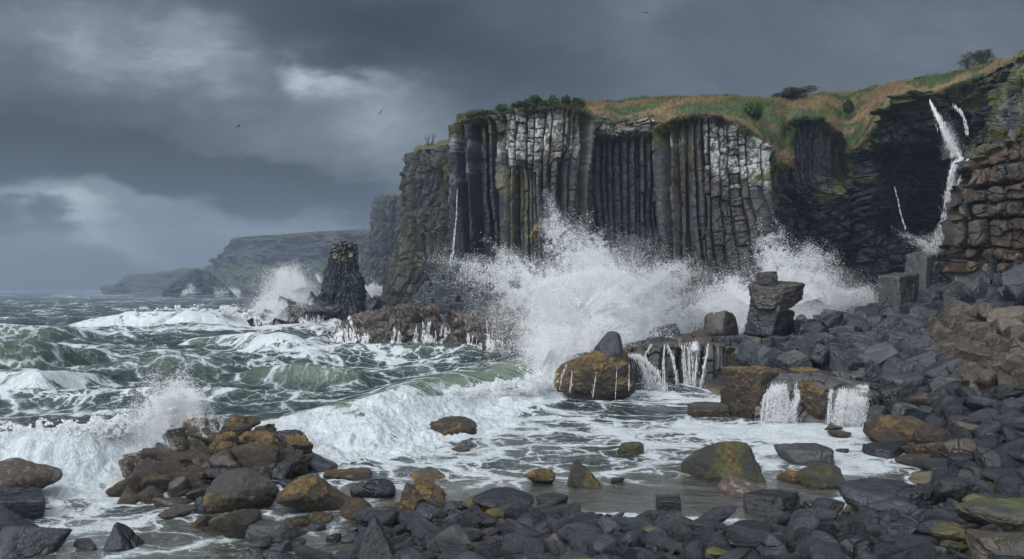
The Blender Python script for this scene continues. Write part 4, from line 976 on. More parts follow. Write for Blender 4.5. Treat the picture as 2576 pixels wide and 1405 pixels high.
USED = []     # footprints of the large stones, so the small ones settle round them
def boulder(x0, x1, y0, y1, tone, kind, label, seed, z0=None, depth=.85, n=None, name='boulder', cat='boulder', sink=.30, Y=None, parent=None, group=None, amp=.10, ang=0.0):
    px = (x0 + x1) / 2
    if Y is not None: Yn = Y; zb = H - (y1 - HY) / F * Y if z0 is None else z0
    elif z0 is not None: Yn, zb = wy(y1, z0), z0
    else: _, Yn, zb = ground_hit(px, y1)
    w = (x1 - x0) / F * Yn; w /= (1 - .5 * 0); dp = w * depth
    if Y is None: dp = min(dp, 2.2 * w)
    Yc = Yn + dp * .42; w = (x1 - x0) / F * Yc
    zt = H - (y0 - HY) / F * (Yc - dp * .15); h = max(zt - zb, .08)
    if n is None: n = 4 if (x1 - x0) < 60 else (5 if (x1 - x0) < 210 else 6)
    V, f = shape(seed, n, kind, ang, amp)
    lo, hi = V.min(0), V.max(0); V = (V - (lo + hi) / 2) / (hi - lo)
    tot = h * (1 + sink); V = V * [w, dp, tot]
    zrel = (V[:, 2] / tot + .5 - sink / (1 + sink)) * (1 + sink)
    g = rng(seed + 77); c, wd = paint(V, max(w, h), tone, seed, zrel, g)
    if tone in ('weed', 'gold', 'moss', 'band', 'rust'):
        q = V / .16 + 9; q2 = V / .07 + 3; nr = V / (np.linalg.norm(V, axis=1)[:, None] + 1e-6)
        V = V + nr * ((wd * (ridged(q[:, 0], q[:, 1], q[:, 2], seed, 2) - .4) * .09 + wd * .05 * (vn(q2[:, 0], q2[:, 1], q2[:, 2], seed) - .5)) * min(1, w))[:, None]
    ctr = np.array([(px - CX) / F * Yc, Yc, zt - tot / 2])
    mat = M_WEED if tone in ('weed', 'gold', 'moss', 'band', 'rust', 'speck') else M_ROCK
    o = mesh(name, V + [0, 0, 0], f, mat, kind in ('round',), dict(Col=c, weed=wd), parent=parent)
    if n >= 5: o.data.polygons.foreach_set('use_smooth', np.ones(len(f), bool))
    o.location = ctr if parent is None else Vector(ctr) - parent.location
    if parent is None: tag(o, label, cat, group)
    USED.append((ctr[0], ctr[1], max(w, dp) * .42, zt))
    return o

# (left, right, top, foot, tone, form, label) in photograph units; feet stand on water or beach
BL = [
 (-40, 127, 1161, 1252, 'speck', 'round', 'brown speckled boulder at the left edge below the breaking wave'),
 (-70, 119, 1236, 1330, 'slate', 'block', 'blue black faceted boulder, highest of the cluster at the left edge'),
 (-110, 100, 1272, 1385, 'slate', 'wedge', 'dark boulder with a long pale sloping top at the left edge'),
 (-20, 162, 1320, 1422, 'slate', 'block', 'grey black angular boulder in the bottom left corner'),
 (266, 361, 1317, 1392, 'dark', 'wedge', 'black cone shaped boulder standing alone in foamy water'),
 (175, 258, 1364, 1388, 'dark', 'slab', 'flat dark stone awash beside the cone shaped boulder'),
 (523, 694, 1180, 1292, 'band', 'round', 'big grey boulder with a bare top and a skirt of brown weed'),
 (706, 893, 1208, 1302, 'gold', 'round', 'big humped boulder wrapped in golden brown seaweed'),
 (711, 855, 1140, 1197, 'slate', 'round', 'smooth dark grey boulder at the right end of the weedy mound'),
 (816, 945, 1184, 1208, 'weed', 'slab', 'low flat stone with a mat of brown weed behind the humped boulder'),
 (702, 763, 1205, 1232, 'dark', 'round', 'small wet stone between the grey boulder and the humped one'),
 (500, 664, 1279, 1361, 'weed', 'round', 'rounded brown boulder with weed in front of the grey boulder'),
 (486, 542, 1292, 1331, 'weed', 'round', 'small brown weedy stone leaning on the rounded brown boulder'),
 (607, 775, 1308, 1368, 'grey', 'slab', 'pale brown slab with a shadowed front edge near the tide pool'),
 (399, 483, 1277, 1311, 'band', 'round', 'low dark stone with weed on top in front of the mound'),
 (483, 526, 1250, 1298, 'dark', 'round', 'dark egg shaped stone wedged against the grey boulder'),
 (626, 683, 1353, 1386, 'dark', 'round', 'dark cobble in front of the pale brown slab'),
 (675, 736, 1361, 1396, 'slate', 'round', 'smooth dark cobble below the pale brown slab'),
 (671, 748, 1382, 1425, 'slate', 'round', 'large smooth cobble cut by the bottom edge below the slab'),
 (603, 671, 1376, 1418, 'slate', 'round', 'grey cobble left of the others at the bottom edge'),
 (732, 767, 1359, 1384, 'dark', 'round', 'small dark cobble by the edge of the tide pool'),
 (740, 792, 1382, 1418, 'dark', 'block', 'dark cobble at the bottom edge beside the tide pool'),
 (736, 778, 1304, 1326, 'weed', 'round', 'small weedy stone in front of the humped boulder'),
 (778, 835, 1290, 1318, 'weed', 'round', 'brown weedy stone under the humped boulder'),
 (770, 820, 1317, 1343, 'slate', 'round', 'smooth oval stone at the back of the tide pool'),
 (871, 914, 1321, 1343, 'slate', 'round', 'flat oval stone at the right of the tide pool'),
 (858, 906, 1342, 1366, 'slate', 'round', 'flat oval stone nearest the camera in the tide pool'),
 (820, 858, 1344, 1368, 'dark', 'block', 'small chipped stone in the middle of the tide pool'),
 (1000, 1056, 1017, 1061, 'rust', 'block', 'square brown rock standing in the breaking wave'),
 (1020, 1231, 1055, 1120, 'weed', 'slab', 'long tilted rock covered in dark brown weed in the surf'),
 (1117, 1182, 1124, 1147, 'rust', 'round', 'small brown rock in front of the long tilted rock'),
 (1552, 1620, 1112, 1143, 'moss', 'slab', 'small mossy brown rock alone in the bay water'),
 (1319, 1395, 1180, 1218, 'gold', 'round', 'round golden weed covered rock ringed by foam'),
 (1429, 1525, 1160, 1231, 'moss', 'wedge', 'steep triangular mossy rock with a foam line at its foot'),
 (1536, 1573, 1199, 1217, 'rust', 'round', 'small brown rock right of the triangular rock'),
 (1649, 1716, 1250, 1283, 'black', 'cuboid', 'small black block with orange weed on top in brown shallows'),
 (1349, 1430, 1245, 1269, 'black', 'slab', 'flat black stone awash in front of the cobbles'),
 (1016, 1119, 1183, 1210, 'band', 'round', 'low rock with a golden fringe behind the two golden rocks'),
 (1035, 1121, 1205, 1267, 'gold', 'round', 'golden brown weedy rock, right one of a touching pair'),
 (1002, 1077, 1218, 1274, 'weed', 'wedge', 'brown weedy rock, left one of a touching pair'),
 (915, 995, 1205, 1254, 'dark', 'round', 'dark wet rock with a rusty patch left of the golden pair'),
 (880, 924, 1210, 1256, 'dark', 'round', 'dark wet rock touching the humped weedy boulder'),
 (853, 937, 1256, 1310, 'rust', 'round', 'rusty brown rock below the humped weedy boulder'),
 (945, 1050, 1264, 1316, 'weed', 'round', 'dark rock with an orange weed crown at the edge of the cobbles'),
 (1185, 1345, 1241, 1302, 'black', 'round', 'wide shiny black rock at the back of the cobbles'),
 (1220, 1328, 1266, 1305, 'moss', 'round', 'weedy olive rock in front of the wide shiny black rock'),
 (893, 1018, 1308, 1425, 'black', 'wedge', 'large black jagged boulder at the bottom beside the tide pool'),
 (1117, 1185, 1262, 1293, 'dark', 'round', 'long dark cobble left of the olive rock'),
 (1027, 1117, 1273, 1313, 'slate', 'round', 'broad smooth cobble behind the jagged black boulder'),
 (1018, 1113, 1305, 1351, 'slate', 'round', 'broad flat cobble touching the jagged black boulder'),
 (1113, 1172, 1290, 1336, 'slate', 'block', 'pointed grey cobble between broad flat ones'),
 (1332, 1424, 1307, 1347, 'slate', 'round', 'largest smooth oval cobble at the middle of the bottom beach'),
 (1290, 1357, 1296, 1332, 'slate', 'round', 'smooth grey cobble left of the largest oval one'),
 (1428, 1500, 1295, 1324, 'dark', 'round', 'long dark cobble at the water edge right of the largest oval one'),
 (1502, 1567, 1302, 1353, 'slate', 'round', 'upright grey cobble with a pointed top'),
 (1641, 1706, 1290, 1328, 'dark', 'round', 'dark cobble at the water edge under the small black block'),
 (1563, 1624, 1338, 1389, 'slate', 'round', 'big grey brown cobble in the lower middle beach'),
 (1475, 1555, 1353, 1393, 'slate', 'round', 'wide grey cobble near the bottom edge in the middle'),
 (1616, 1666, 1325, 1356, 'yellow', 'round', 'small golden green cobble among dark ones'),
 (1370, 1425, 1340, 1378, 'brown', 'round', 'small brown cobble below the largest oval one'),
 (1724, 1917, 1113, 1213, 'moss', 'hump', 'largest mossy boulder in the bay with a sloping left side'),
 (1812, 1938, 1198, 1253, 'speck', 'wedge', 'dark pointed rock in front of the largest mossy boulder'),
 (1871, 2016, 1243, 1305, 'black', 'block', 'large glossy black boulder in brown shallows'),
 (2016, 2071, 1257, 1291, 'black', 'block', 'small glossy black stone right of the large glossy one'),
 (1957, 2098, 1124, 1172, 'grey', 'slab', 'flat grey brown rock in white water'),
 (2014, 2123, 1168, 1229, 'moss', 'hump', 'pointed mossy rock right of a small golden rock'),
 (1957, 2023, 1184, 1214, 'gold', 'round', 'small golden rock leaning on the pointed mossy rock'),
 (2083, 2147, 1081, 1103, 'rust', 'round', 'low brown rock under the right cascade'),
 (2070, 2118, 1068, 1082, 'rust', 'round', 'tiny brown rock under the cascades'),
 (2105, 2138, 1127, 1138, 'dark', 'round', 'tiny dark stone awash below the weedy heap'),
 (2121, 2374, 1227, 1300, 'slate', 'slab', 'long smooth slate coloured boulder lying half in the water'),
 (2186, 2321, 1252, 1306, 'slate', 'round', 'smooth grey boulder in front of the long slate coloured one'),
 (2329, 2481, 1193, 1272, 'black', 'round', 'big wet black boulder on the right beach'),
 (2382, 2500, 1168, 1230, 'black', 'round', 'black boulder directly behind the big wet one'),
 (2195, 2287, 1287, 1324, 'slate', 'round', 'oval grey stone in front of the smooth grey boulder'),
 (2308, 2382, 1277, 1307, 'slate', 'round', 'flat oval stone below the big wet black boulder'),
 (2224, 2313, 1319, 1360, 'slate', 'slab', 'flat topped grey stone on the lower right beach'),
 (2313, 2405, 1308, 1350, 'dark', 'round', 'rounded dark stone right of the flat topped one'),
 (2380, 2456, 1258, 1301, 'dark', 'wedge', 'triangular dark stone below the big wet black boulder'),
 (2428, 2523, 1247, 1286, 'yellow', 'round', 'olive yellow boulder above the big green one'),
 (2432, 2650, 1268, 1352, 'mossy', 'round', 'big boulder with bright green moss at the right edge'),
 (2338, 2443, 1319, 1374, 'yellow', 'round', 'rounded yellow green boulder near the bottom right'),
 (2359, 2447, 1361, 1394, 'yellow', 'round', 'low olive stone under the yellow green boulder'),
 (2424, 2660, 1345, 1440, 'tan', 'block', 'big tan boulder in the bottom right corner'),
 (2319, 2405, 1371, 1420, 'grey', 'round', 'mottled grey cobble left of the big tan boulder'),
 (2115, 2191, 1355, 1404, 'slate', 'round', 'plump grey cobble at the bottom right'),
 (2065, 2176, 1306, 1370, 'black', 'block', 'black angular stone behind the plump grey cobble'),
 (1985, 2065, 1292, 1348, 'dark', 'round', 'dark stone between black boulders in the shallows'),
 (2029, 2107, 1344, 1377, 'slate', 'round', 'flat grey cobble left of the plump one'),
 (1909, 1993, 1346, 1405, 'slate', 'wedge', 'upright slate coloured cobble near the bottom'),
 (1739, 1814, 1312, 1350, 'dark', 'slab', 'flat dark stone at the edge of the brown shallows'),
 (1833, 1947, 1319, 1362, 'black', 'block', 'wet jagged black stone behind the upright cobble'),
 (1768, 1848, 1378, 1418, 'yellow', 'round', 'mossy green cobble cut by the bottom edge'),
 (2054, 2140, 1384, 1425, 'tan', 'round', 'speckled tan cobble cut by the bottom edge'),
 (2184, 2345, 1045, 1118, 'weed', 'round', 'dome of brown weed at the water edge under the big grey blocks'),
 (2205, 2300, 1078, 1130, 'rust', 'round', 'rusty lump in the weedy heap nearest the water'),
 (2300, 2392, 1062, 1124, 'rust', 'round', 'rusty lump at the top of the weedy heap'),
 (2285, 2400, 1108, 1160, 'weed', 'round', 'brown lump in the middle of the weedy heap'),
 (2262, 2375, 1138, 1178, 'rust', 'round', 'low wet lump at the foot of the weedy heap'),
 (2370, 2466, 1103, 1162, 'tan', 'round', 'pale tan crusted lump at the right of the weedy heap'),
 (2176, 2306, 1121, 1152, 'black', 'slab', 'flat black rock between foam and the weedy heap'),
 (2405, 2470, 1060, 1100, 'brown', 'round', 'brown rounded stone above the tan crusted lump'),
 (2380, 2450, 1140, 1190, 'black', 'slab', 'black slab behind the black boulders'),
 (1502, 1573, 835, 916, 'dark', 'wedge', 'black triangular block tilted on the left golden rock'),
]
for k_, r in enumerate(BL[:-1]):
    boulder(*r[:6], r[6], 1200 + k_ * 7, Y={1000: 25.6, 1020: 24.6, -40: 16.6}.get(r[0]))

# the weedy mound on the left: a core and the lumps resting on it
boulder(310, 770, 1112, 1240, 'rust', 'round', 'dark core rock of the weedy mound in the left surf', 31, Y=19.0, depth=.5, n=6, amp=.2)
ML = [(463, 545, 1050, 1086, 'gold', 'round', 'golden weedy lump at the left end of the mound crest'), (556, 644, 1043, 1086, 'gold', 'round', 'highest golden weedy lump on the mound crest'), (638, 694, 1065, 1098, 'gold', 'block', 'golden weedy block just right of the highest lump'),
 (448, 592, 1068, 1118, 'weed', 'round', 'long brown lump under the mound crest'), (704, 788, 1096, 1146, 'gold', 'block', 'golden weedy rock at the right end of the mound'), (627, 734, 1103, 1164, 'gold', 'round', 'dark and gold weedy rock in the right half of the mound'),
 (540, 630, 1111, 1156, 'gold', 'round', 'golden weedy lump in the middle of the mound'), (695, 768, 1082, 1108, 'slate', 'slab', 'dark bare slab behind the right end of the mound'), (418, 475, 1100, 1146, 'rust', 'round', 'wet dark lump where the spray hits the mound'),
 (466, 530, 1100, 1142, 'weed', 'round', 'brown lump left of the golden one in the mound'), (355, 470, 1126, 1176, 'rust', 'slab', 'sloping brown ledge on the left shoulder of the mound'), (461, 636, 1126, 1200, 'brown', 'round', 'large smooth brown boulder at the centre of the mound'),
 (414, 470, 1155, 1202, 'brown', 'round', 'small brown boulder left of the large smooth brown one'), (316, 426, 1157, 1210, 'rust', 'round', 'brown boulder on the left slope of the mound'), (474, 655, 1168, 1224, 'dark', 'round', 'long dark boulder under the large smooth brown one'),
 (270, 370, 1190, 1252, 'rust', 'round', 'dark brown boulder at the left foot of the mound'), (348, 424, 1180, 1228, 'brown', 'round', 'brown boulder above the left foot of the mound'), (415, 484, 1193, 1252, 'brown', 'round', 'egg shaped brown boulder in front of the mound'),
 (302, 365, 1222, 1268, 'rust', 'round', 'dark rounded boulder left of two others at the mound foot'), (340, 416, 1222, 1272, 'rust', 'round', 'middle dark boulder at the mound foot'), (397, 484, 1245, 1282, 'brown', 'round', 'low brown boulder at the mound foot beside the grey one'),
 (590, 700, 1085, 1118, 'gold', 'round', 'golden ridge behind the middle lumps of the mound'), (500, 590, 1090, 1125, 'gold', 'round', 'weedy lump between the crest and the golden middle lump'), (655, 715, 1128, 1172, 'dark', 'slab', 'dark slab at the right side of the mound'), (560, 640, 1060, 1100, 'weed', 'round', 'brown weedy lump in front of the highest one'),
 (725, 790, 1140, 1178, 'weed', 'round', 'weedy lump below the right end of the mound'), (300, 380, 1150, 1205, 'rust', 'block', 'wet jagged rock half hidden by spray at the left of the mound'), (370, 440, 1110, 1160, 'black', 'block', 'black rock under the spray on the mound'), (640, 720, 1158, 1200, 'black', 'slab', 'black slab between the mound and the grey boulder')]
for k_, r in enumerate(ML):
    Yb = 17.0 + (1280 - r[3]) * .0245
    boulder(*r[:6], r[6], 2100 + k_ * 5, Y=Yb, depth=.95, sink=.6)

boulder(300, 570, 1150, 1262, 'rust', 'round', 'low dark base rock under the left half of the mound', 2301, Y=18.1, depth=.35, n=6, amp=.25, sink=.4)
boulder(505, 775, 1118, 1222, 'rust', 'round', 'low dark base rock under the right half of the mound', 2305, Y=18.9, depth=.35, n=6, amp=.25, sink=.4)
for k_, r in enumerate([(360, 430, 1195, 1240, 'rust', 'round', 'brown stone low between two egg shaped ones in the mound'), (440, 520, 1150, 1190, 'brown', 'round', 'brown stone squeezed under the large smooth brown one'), (380, 450, 1138, 1172, 'weed', 'round', 'weed covered stone above the left ledge of the mound'), (590, 670, 1130, 1172, 'weed', 'round', 'weedy stone right of the large smooth brown one'), (660, 740, 1150, 1196, 'dark', 'round', 'dark wet stone behind the grey boulder on the mound'), (470, 530, 1225, 1262, 'dark', 'round', 'dark stone tucked left of the big grey boulder'), (300, 350, 1240, 1272, 'rust', 'round', 'small wet stone at the outer foot of the mound'), (410, 470, 1075, 1112, 'rust', 'block', 'jagged brown stone at the spray end of the crest'), (530, 600, 1090, 1135, 'gold', 'round', 'golden lump in front of the long brown one')]):
    boulder(*r[:6], r[6], 2400 + k_ * 5, Y=16.9 + (1280 - r[3]) * .0235, depth=.95, sink=.6)

# rocks of the middle ground on the right
r_ = boulder(1383, 1606, 868, 1006, 'gold', 'round', 'left golden weedy rock at the end of the breaking wave', 3001, z0=0, depth=.8, n=6, amp=.16)
boulder(1494, 1580, 832, 918, 'dark', 'hump', 'black triangular block tilted on the left golden rock', 3005, Y=33.9, depth=.9, n=5, sink=.05)
boulder(1814, 1982, 924, 1054, 'gold', 'cuboid', 'tall golden weedy rock beside the left cascade', 3011, z0=0, depth=.8, n=6, amp=.16, ang=.5)
boulder(1732, 1832, 1012, 1047, 'band', 'cuboid', 'long low dark slab at the foot of the tall golden rock', 3015, z0=0, depth=.5, n=5, ang=.15)
boulder(2002, 2092, 958, 1064, 'gold', 'round', 'golden brown rock between the two cascades', 3016, z0=0, depth=.7, n=6, amp=.15)
boulder(1935, 2015, 985, 1050, 'dark', 'round', 'dark wet rock behind the left cascade', 3017, Y=29.0, depth=.7, n=5)
boulder(2085, 2190, 985, 1050, 'weed', 'round', 'dark weedy rock behind the right cascade', 3018, Y=29.0, depth=.8, n=5)
BG = [(2180, 2240, 1018, 1080, 'dark', 'block', 'dark block at the water right of the cascades'), (2218, 2275, 972, 1026, 'slate', 'block', 'leaning slate block under the broad flat topped one'), (2180, 2225, 960, 1000, 'slate', 'cuboid', 'small flat block at the head of the right cascade'),
 (2220, 2332, 938, 998, 'grey', 'slab', 'broad flat topped grey block above the weedy heap'), (2330, 2374, 948, 990, 'slate', 'block', 'dark split block right of the broad flat topped one'), (2354, 2440, 945, 993, 'grey', 'slab', 'second flat topped grey block above the cobbles'),
 (2242, 2304, 1014, 1056, 'grey', 'block', 'squat grey block below the broad flat topped one'), (2178, 2228, 998, 1030, 'slate', 'cuboid', 'square dark block by the right cascade'), (2300, 2350, 1020, 1058, 'slate', 'block', 'grey block between the squat one and the cobbles'), (2435, 2470, 950, 1000, 'tan', 'round', 'upright tan stone beside the second flat topped block')]
for k_, r in enumerate(BG): boulder(*r[:6], r[6], 3050 + k_ * 5, depth=.9, n=5)
BM = [(1769, 1857, 779, 843, 'umber', 'block', 'brown black boulder left of the rock pillar', 46), (1998, 2058, 800, 845, 'slate', 'block', 'dark boulder leaning against the rock pillar', 45), (2000, 2030, 789, 812, 'grey', 'round', 'small round stone perched behind the leaning boulder', 47),
 (2068, 2146, 775, 812, 'slate', 'block', 'misty grey boulder half lost in spray', 55), (2132, 2160, 768, 790, 'grey', 'block', 'small misty stone behind the half lost boulder', 57), (2162, 2214, 764, 792, 'slate', 'cuboid', 'long flat block against the big cube', 52), (1735, 1790, 825, 848, 'rust', 'round', 'brown stone under the brown black boulder', 44),
 (1640, 1712, 812, 862, 'dark', 'block', 'dark boulder in the spray above the left ledge', 46), (1610, 1660, 828, 862, 'black', 'block', 'small black rock at the edge of the spray', 46), (1735, 1798, 845, 862, 'brown', 'slab', 'flat russet slab at the lip of the falls', 41.5), (1696, 1725, 844, 862, 'brown', 'round', 'brown cobble in the stream above the falls', 42), (1722, 1755, 852, 866, 'weed', 'round', 'low brown stone in the stream above the falls', 41)]
for k_, r in enumerate(BM): boulder(*r[:6], r[6], 3120 + k_ * 5, Y=r[7], n=5)
# rows of square blocks on the shelf
SQ = [(1798, 1834, 843, 868), (1836, 1864, 843, 872), (1862, 1890, 845, 880), (1884, 1914, 847, 880), (1912, 1940, 846, 880), (1938, 1982, 843, 882), (1982, 2016, 842, 888), (1842, 1880, 888, 934), (1876, 1906, 892, 930), (1904, 1950, 903, 932), (1946, 1992, 905, 934), (1880, 1935, 874, 900), (1930, 1988, 876, 906), (1988, 2030, 884, 908), (2026, 2084, 892, 930), (2078, 2100, 898, 930), (1990, 2034, 904, 934)]
for k_, r in enumerate(SQ):
    boulder(*r, ['grey', 'slate', 'grey', 'mossy'][k_ % 4], 'cuboid', 'squared olive grey block in the rows along the shelf edge', 3300 + k_ * 3, Y=38.2 + (935 - r[3]) * .045, depth=1.0, n=4, group='squared blocks along the shelf edge', name='squared_block', cat='stone block', ang=rng(k_).uniform(-.25, .25), amp=.06)
# rock pillar of three stones
pe = empty('rock_pillar', P(1945, 842, 43.5)); tag(pe, 'dark pillar of three stones piled on the shelf in front of the spray', 'rock pillar')
bpy.context.view_layer.update()
boulder(1874, 2003, 758, 850, 'dark', 'block', '', 3402, Y=43, depth=.9, n=6, name='base_stone', parent=pe, sink=.05, amp=.14)
boulder(1884, 2019, 700, 778, 'umber', 'block', '', 3409, Y=43, depth=.85, n=6, name='middle_stone', parent=pe, sink=.05, amp=.14)
boulder(1906, 1954, 682, 714, 'umber', 'cuboid', '', 3411, Y=43.6, depth=.8, n=5, name='cap_stone', parent=pe, sink=.1)
# great blocks below the waterfall
for k_, r in enumerate([(2213, 2306, 684, 806, 'grey', 'cuboid', 'huge pale faced cube of rock beside the beach boulders', 46, .42), (2226, 2330, 765, 812, 'black', 'cuboid', 'dark plinth block under the huge cube', 46.5, .3), (2286, 2374, 626, 790, 'grey', 'cuboid', 'tall dark leaning block behind the huge cube', 48.5, .3),
        (2330, 2412, 650, 790, 'black', 'cuboid', 'tall black block at the foot of the waterfall', 48, -.25), (2352, 2400, 610, 668, 'slate', 'cuboid', 'upper grey block where the waterfall lands', 50, .2), (2395, 2450, 400, 470, 'slate', 'block', 'dark boulder parting the head of the lower waterfall', 50.5, 0)]):
    boulder(*r[:6], r[6], 3500 + k_ * 11, Y=r[7], depth=.9, n=6, ang=r[8], amp=.07, sink=.02)

# ------------------------------------------------------------------ ledges with falls
LEDGE_L = shelf('rock_ledge', [(1570, 985, 872, 1.2), (1600, 980, 868, 1.2), (1680, 978, 864, 1.0), (1740, 976, 862, 1.0), (1800, 976, 866, .9), (1850, 972, 872, 1.0), (1880, 965, 885, 1.5), (1905, 958, 905, 2.0)], 5, 970, 'dark columnar ledge with falls streaming over its brown front', np.array([.045, .042, .034]), label_kind=None, cat='ledge', nu=500, nv=200, cols=True, w=.85, topc=np.array([.06, .045, .03]))
LEDGE_R = shelf('rock_ledge', [(1900, 1058, 980, 1.0), (1945, 1060, 958, 1.0), (2000, 1064, 952, 1.3), (2060, 1066, 948, 1.3), (2120, 1070, 962, 1.2), (2185, 1070, 975, 1.0), (2215, 1060, 985, 1.2)], 4.5, 975, 'low dark ledge with twin cascades beside the tall golden rock', np.array([.050, .046, .042]), label_kind=None, cat='ledge', nu=420, nv=170, amp=.35, topc=np.array([.07, .062, .055]), weed=.0)

# ------------------------------------------------------------------ brown blocky wall and mossy slope, right
def fnJ(G, U, V, s, tz, N, PX, PY):
    d, i, j, k, r = blocks2(s, tz, 1.25, 1.15, 760, .26, .42, .42)
    dd, i3, j3, k3, r3 = blocks2(s + 9, tz + 4, .55, .45, 764, .30, .25, .5)
    ff_, fr_, fk_ = facets(s, tz, .9, .6, 790, .5)
    low = ss(695, 725, PY + 30 * (fbm(s / 1.5, tz / 1.5, 0, 766, 2) - .5))
    d = mix(d, dd + ff_, low); k = mix(k, k3, low); r = mix(r, r3, low)
    top = ss(4.0, 4.12, V + .25 * (vn(s / 1.2, tz, 0, 765) - .5))
    n = fbm(s / 3, tz / 3, V, 767, 4); n2 = fbm(s / .5, tz / .5, V * 3, 768, 4)
    d = d * (1 - top) + top * (1.0 * (ridged(s / 1.5, G[..., 1] / 1.5, tz / 2, 769, 4) - .5) + facets(s, G[..., 1], 1.5, 1.8, 791, .9)[0] + facets(s, G[..., 1], .5, .6, 792, .3)[0]) + .9 * (n - .5) + .16 * (n2 - .5) + .45 * ff_ * (1 - top)
    d = d + .55 * np.exp(-((V - 4.0) / .10) ** 2)
    Nr = N.copy(); Nr[..., 2] *= .3
    G = G + Nr * d[..., None]
    c = np.tile(np.array([.125, .090, .060]), (n.size, 1)) * (.55 + .55 * r.ravel() + .45 * (n2.ravel() - .5))[:, None]
    c = cmix(c, GREY * .8, ss(.56, .66, n).ravel() * .6)
    c = cmix(c, DARK * 1.2, np.maximum(low, ss(2432, 2405, PX) * ss(520, 560, PY) * 0).ravel())
    c = cmix(c, DARK * .35, (k * .85 * (1 - top)).ravel())
    mossm = top * ss(.40, .50, fbm(s / 1.6, G[..., 1] / 1.5, tz / 1.2, 770, 3)) 
    lipm = np.exp(-((V - 4.06) / .13) ** 2)
    c = cmix(c, np.array([.050, .050, .048]), top.ravel()); c = cmix(c, np.array([.16, .16, .17]), (top * ss(.58, .66, n2) * .6).ravel())
    c = cmix(c, mix(MOSS, np.array([.10, .085, .02]), .4), np.clip(mossm + lipm, 0, 1).ravel()); c = cmix(c, MOSS * 1.4, (lipm * ss(.45, .55, n2)).ravel())
    return G, c
J = [[(2432, 760, 54), (2432, 640, 55), (2445, 500, 56), (2460, 420, 57), (2465, 408, 58), (2470, 396, 60), (2480, 380, 66), (2490, 372, 74)],
     [(2400, 762, 47.5), (2398, 660, 48), (2408, 540, 48.5), (2436, 440, 49), (2440, 402, 49.3), (2446, 388, 51), (2462, 372, 58), (2478, 360, 68)],
     [(2414, 765, 45.5), (2412, 650, 46), (2424, 530, 46.5), (2446, 440, 47), (2452, 402, 47.2), (2462, 375, 50), (2470, 350, 57), (2490, 332, 68)],
     [(2470, 775, 44.5), (2470, 655, 45), (2474, 530, 45.5), (2480, 430, 46), (2484, 392, 46.2), (2488, 352, 49), (2494, 318, 56), (2512, 262, 64)],
     [(2530, 785, 43.0), (2530, 660, 43.5), (2530, 530, 44), (2530, 410, 44.5), (2530, 366, 44.8), (2530, 322, 48), (2532, 270, 54), (2540, 180, 60)],
     [(2580, 795, 41.5), (2580, 660, 42), (2580, 520, 42.5), (2580, 380, 43), (2580, 338, 43.3), (2580, 285, 46.5), (2580, 215, 52), (2580, 130, 57)],
     [(2700, 815, 38), (2700, 660, 38.5), (2700, 500, 39), (2700, 320, 39.5), (2700, 262, 39.8), (2700, 200, 43), (2700, 120, 48), (2700, 40, 52)],
     [(2950, 850, 31), (2950, 660, 31.5), (2950, 480, 32), (2950, 240, 32.5), (2950, 150, 32.8), (2950, 80, 36), (2950, 0, 42), (2950, -60, 46)]]
face('brown_rock_wall', J, 620, 520, fnJ, 'brown wall of rounded joint blocks with a mossy lip', 'cliff', vw=np.array([3, 3.2, 3, 1.2, 1.8, 2.2, 2.6]))

# ------------------------------------------------------------------ talus of angular blocks and the cobble beach
def inpoly(px, py, poly):
    r = np.zeros(px.shape, bool); n = len(poly)
    for i in range(n):
        (x0, y0), (x1, y1) = poly[i], poly[(i + 1) % n]
        c = ((y0 > py) != (y1 > py)) & (px < (x1 - x0) * (py - y0) / (y1 - y0 + 1e-9) + x0); r ^= c
    return r
PROTO = {}
def proto(kind, tone, k, n):
    key = (kind, tone, k, n)
    if key not in PROTO:
        V, f = shape(5000 + hash_(kind) + k * 13, n, 'pebble' if kind == 'round' and tone in ('slate', 'dark', 'grey', 'yellow', 'brown') else kind, 0.3 * k, .09)
        lo, hi = V.min(0), V.max(0); V = (V - (lo + hi) / 2) / (hi - lo) * 2
        g = rng(900 + k); c, wd = paint(V * np.array([1, .8, .6]), 2.0, tone, 40 + k, V[:, 2] * .5 + .5, g)
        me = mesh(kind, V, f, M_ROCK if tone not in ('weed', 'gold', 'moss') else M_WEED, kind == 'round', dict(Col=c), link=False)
        PROTO[key] = (me, V, f, c)
    return PROTO[key]
def hash_(s_): return sum(ord(ch) * (i + 3) for i, ch in enumerate(s_)) % 997

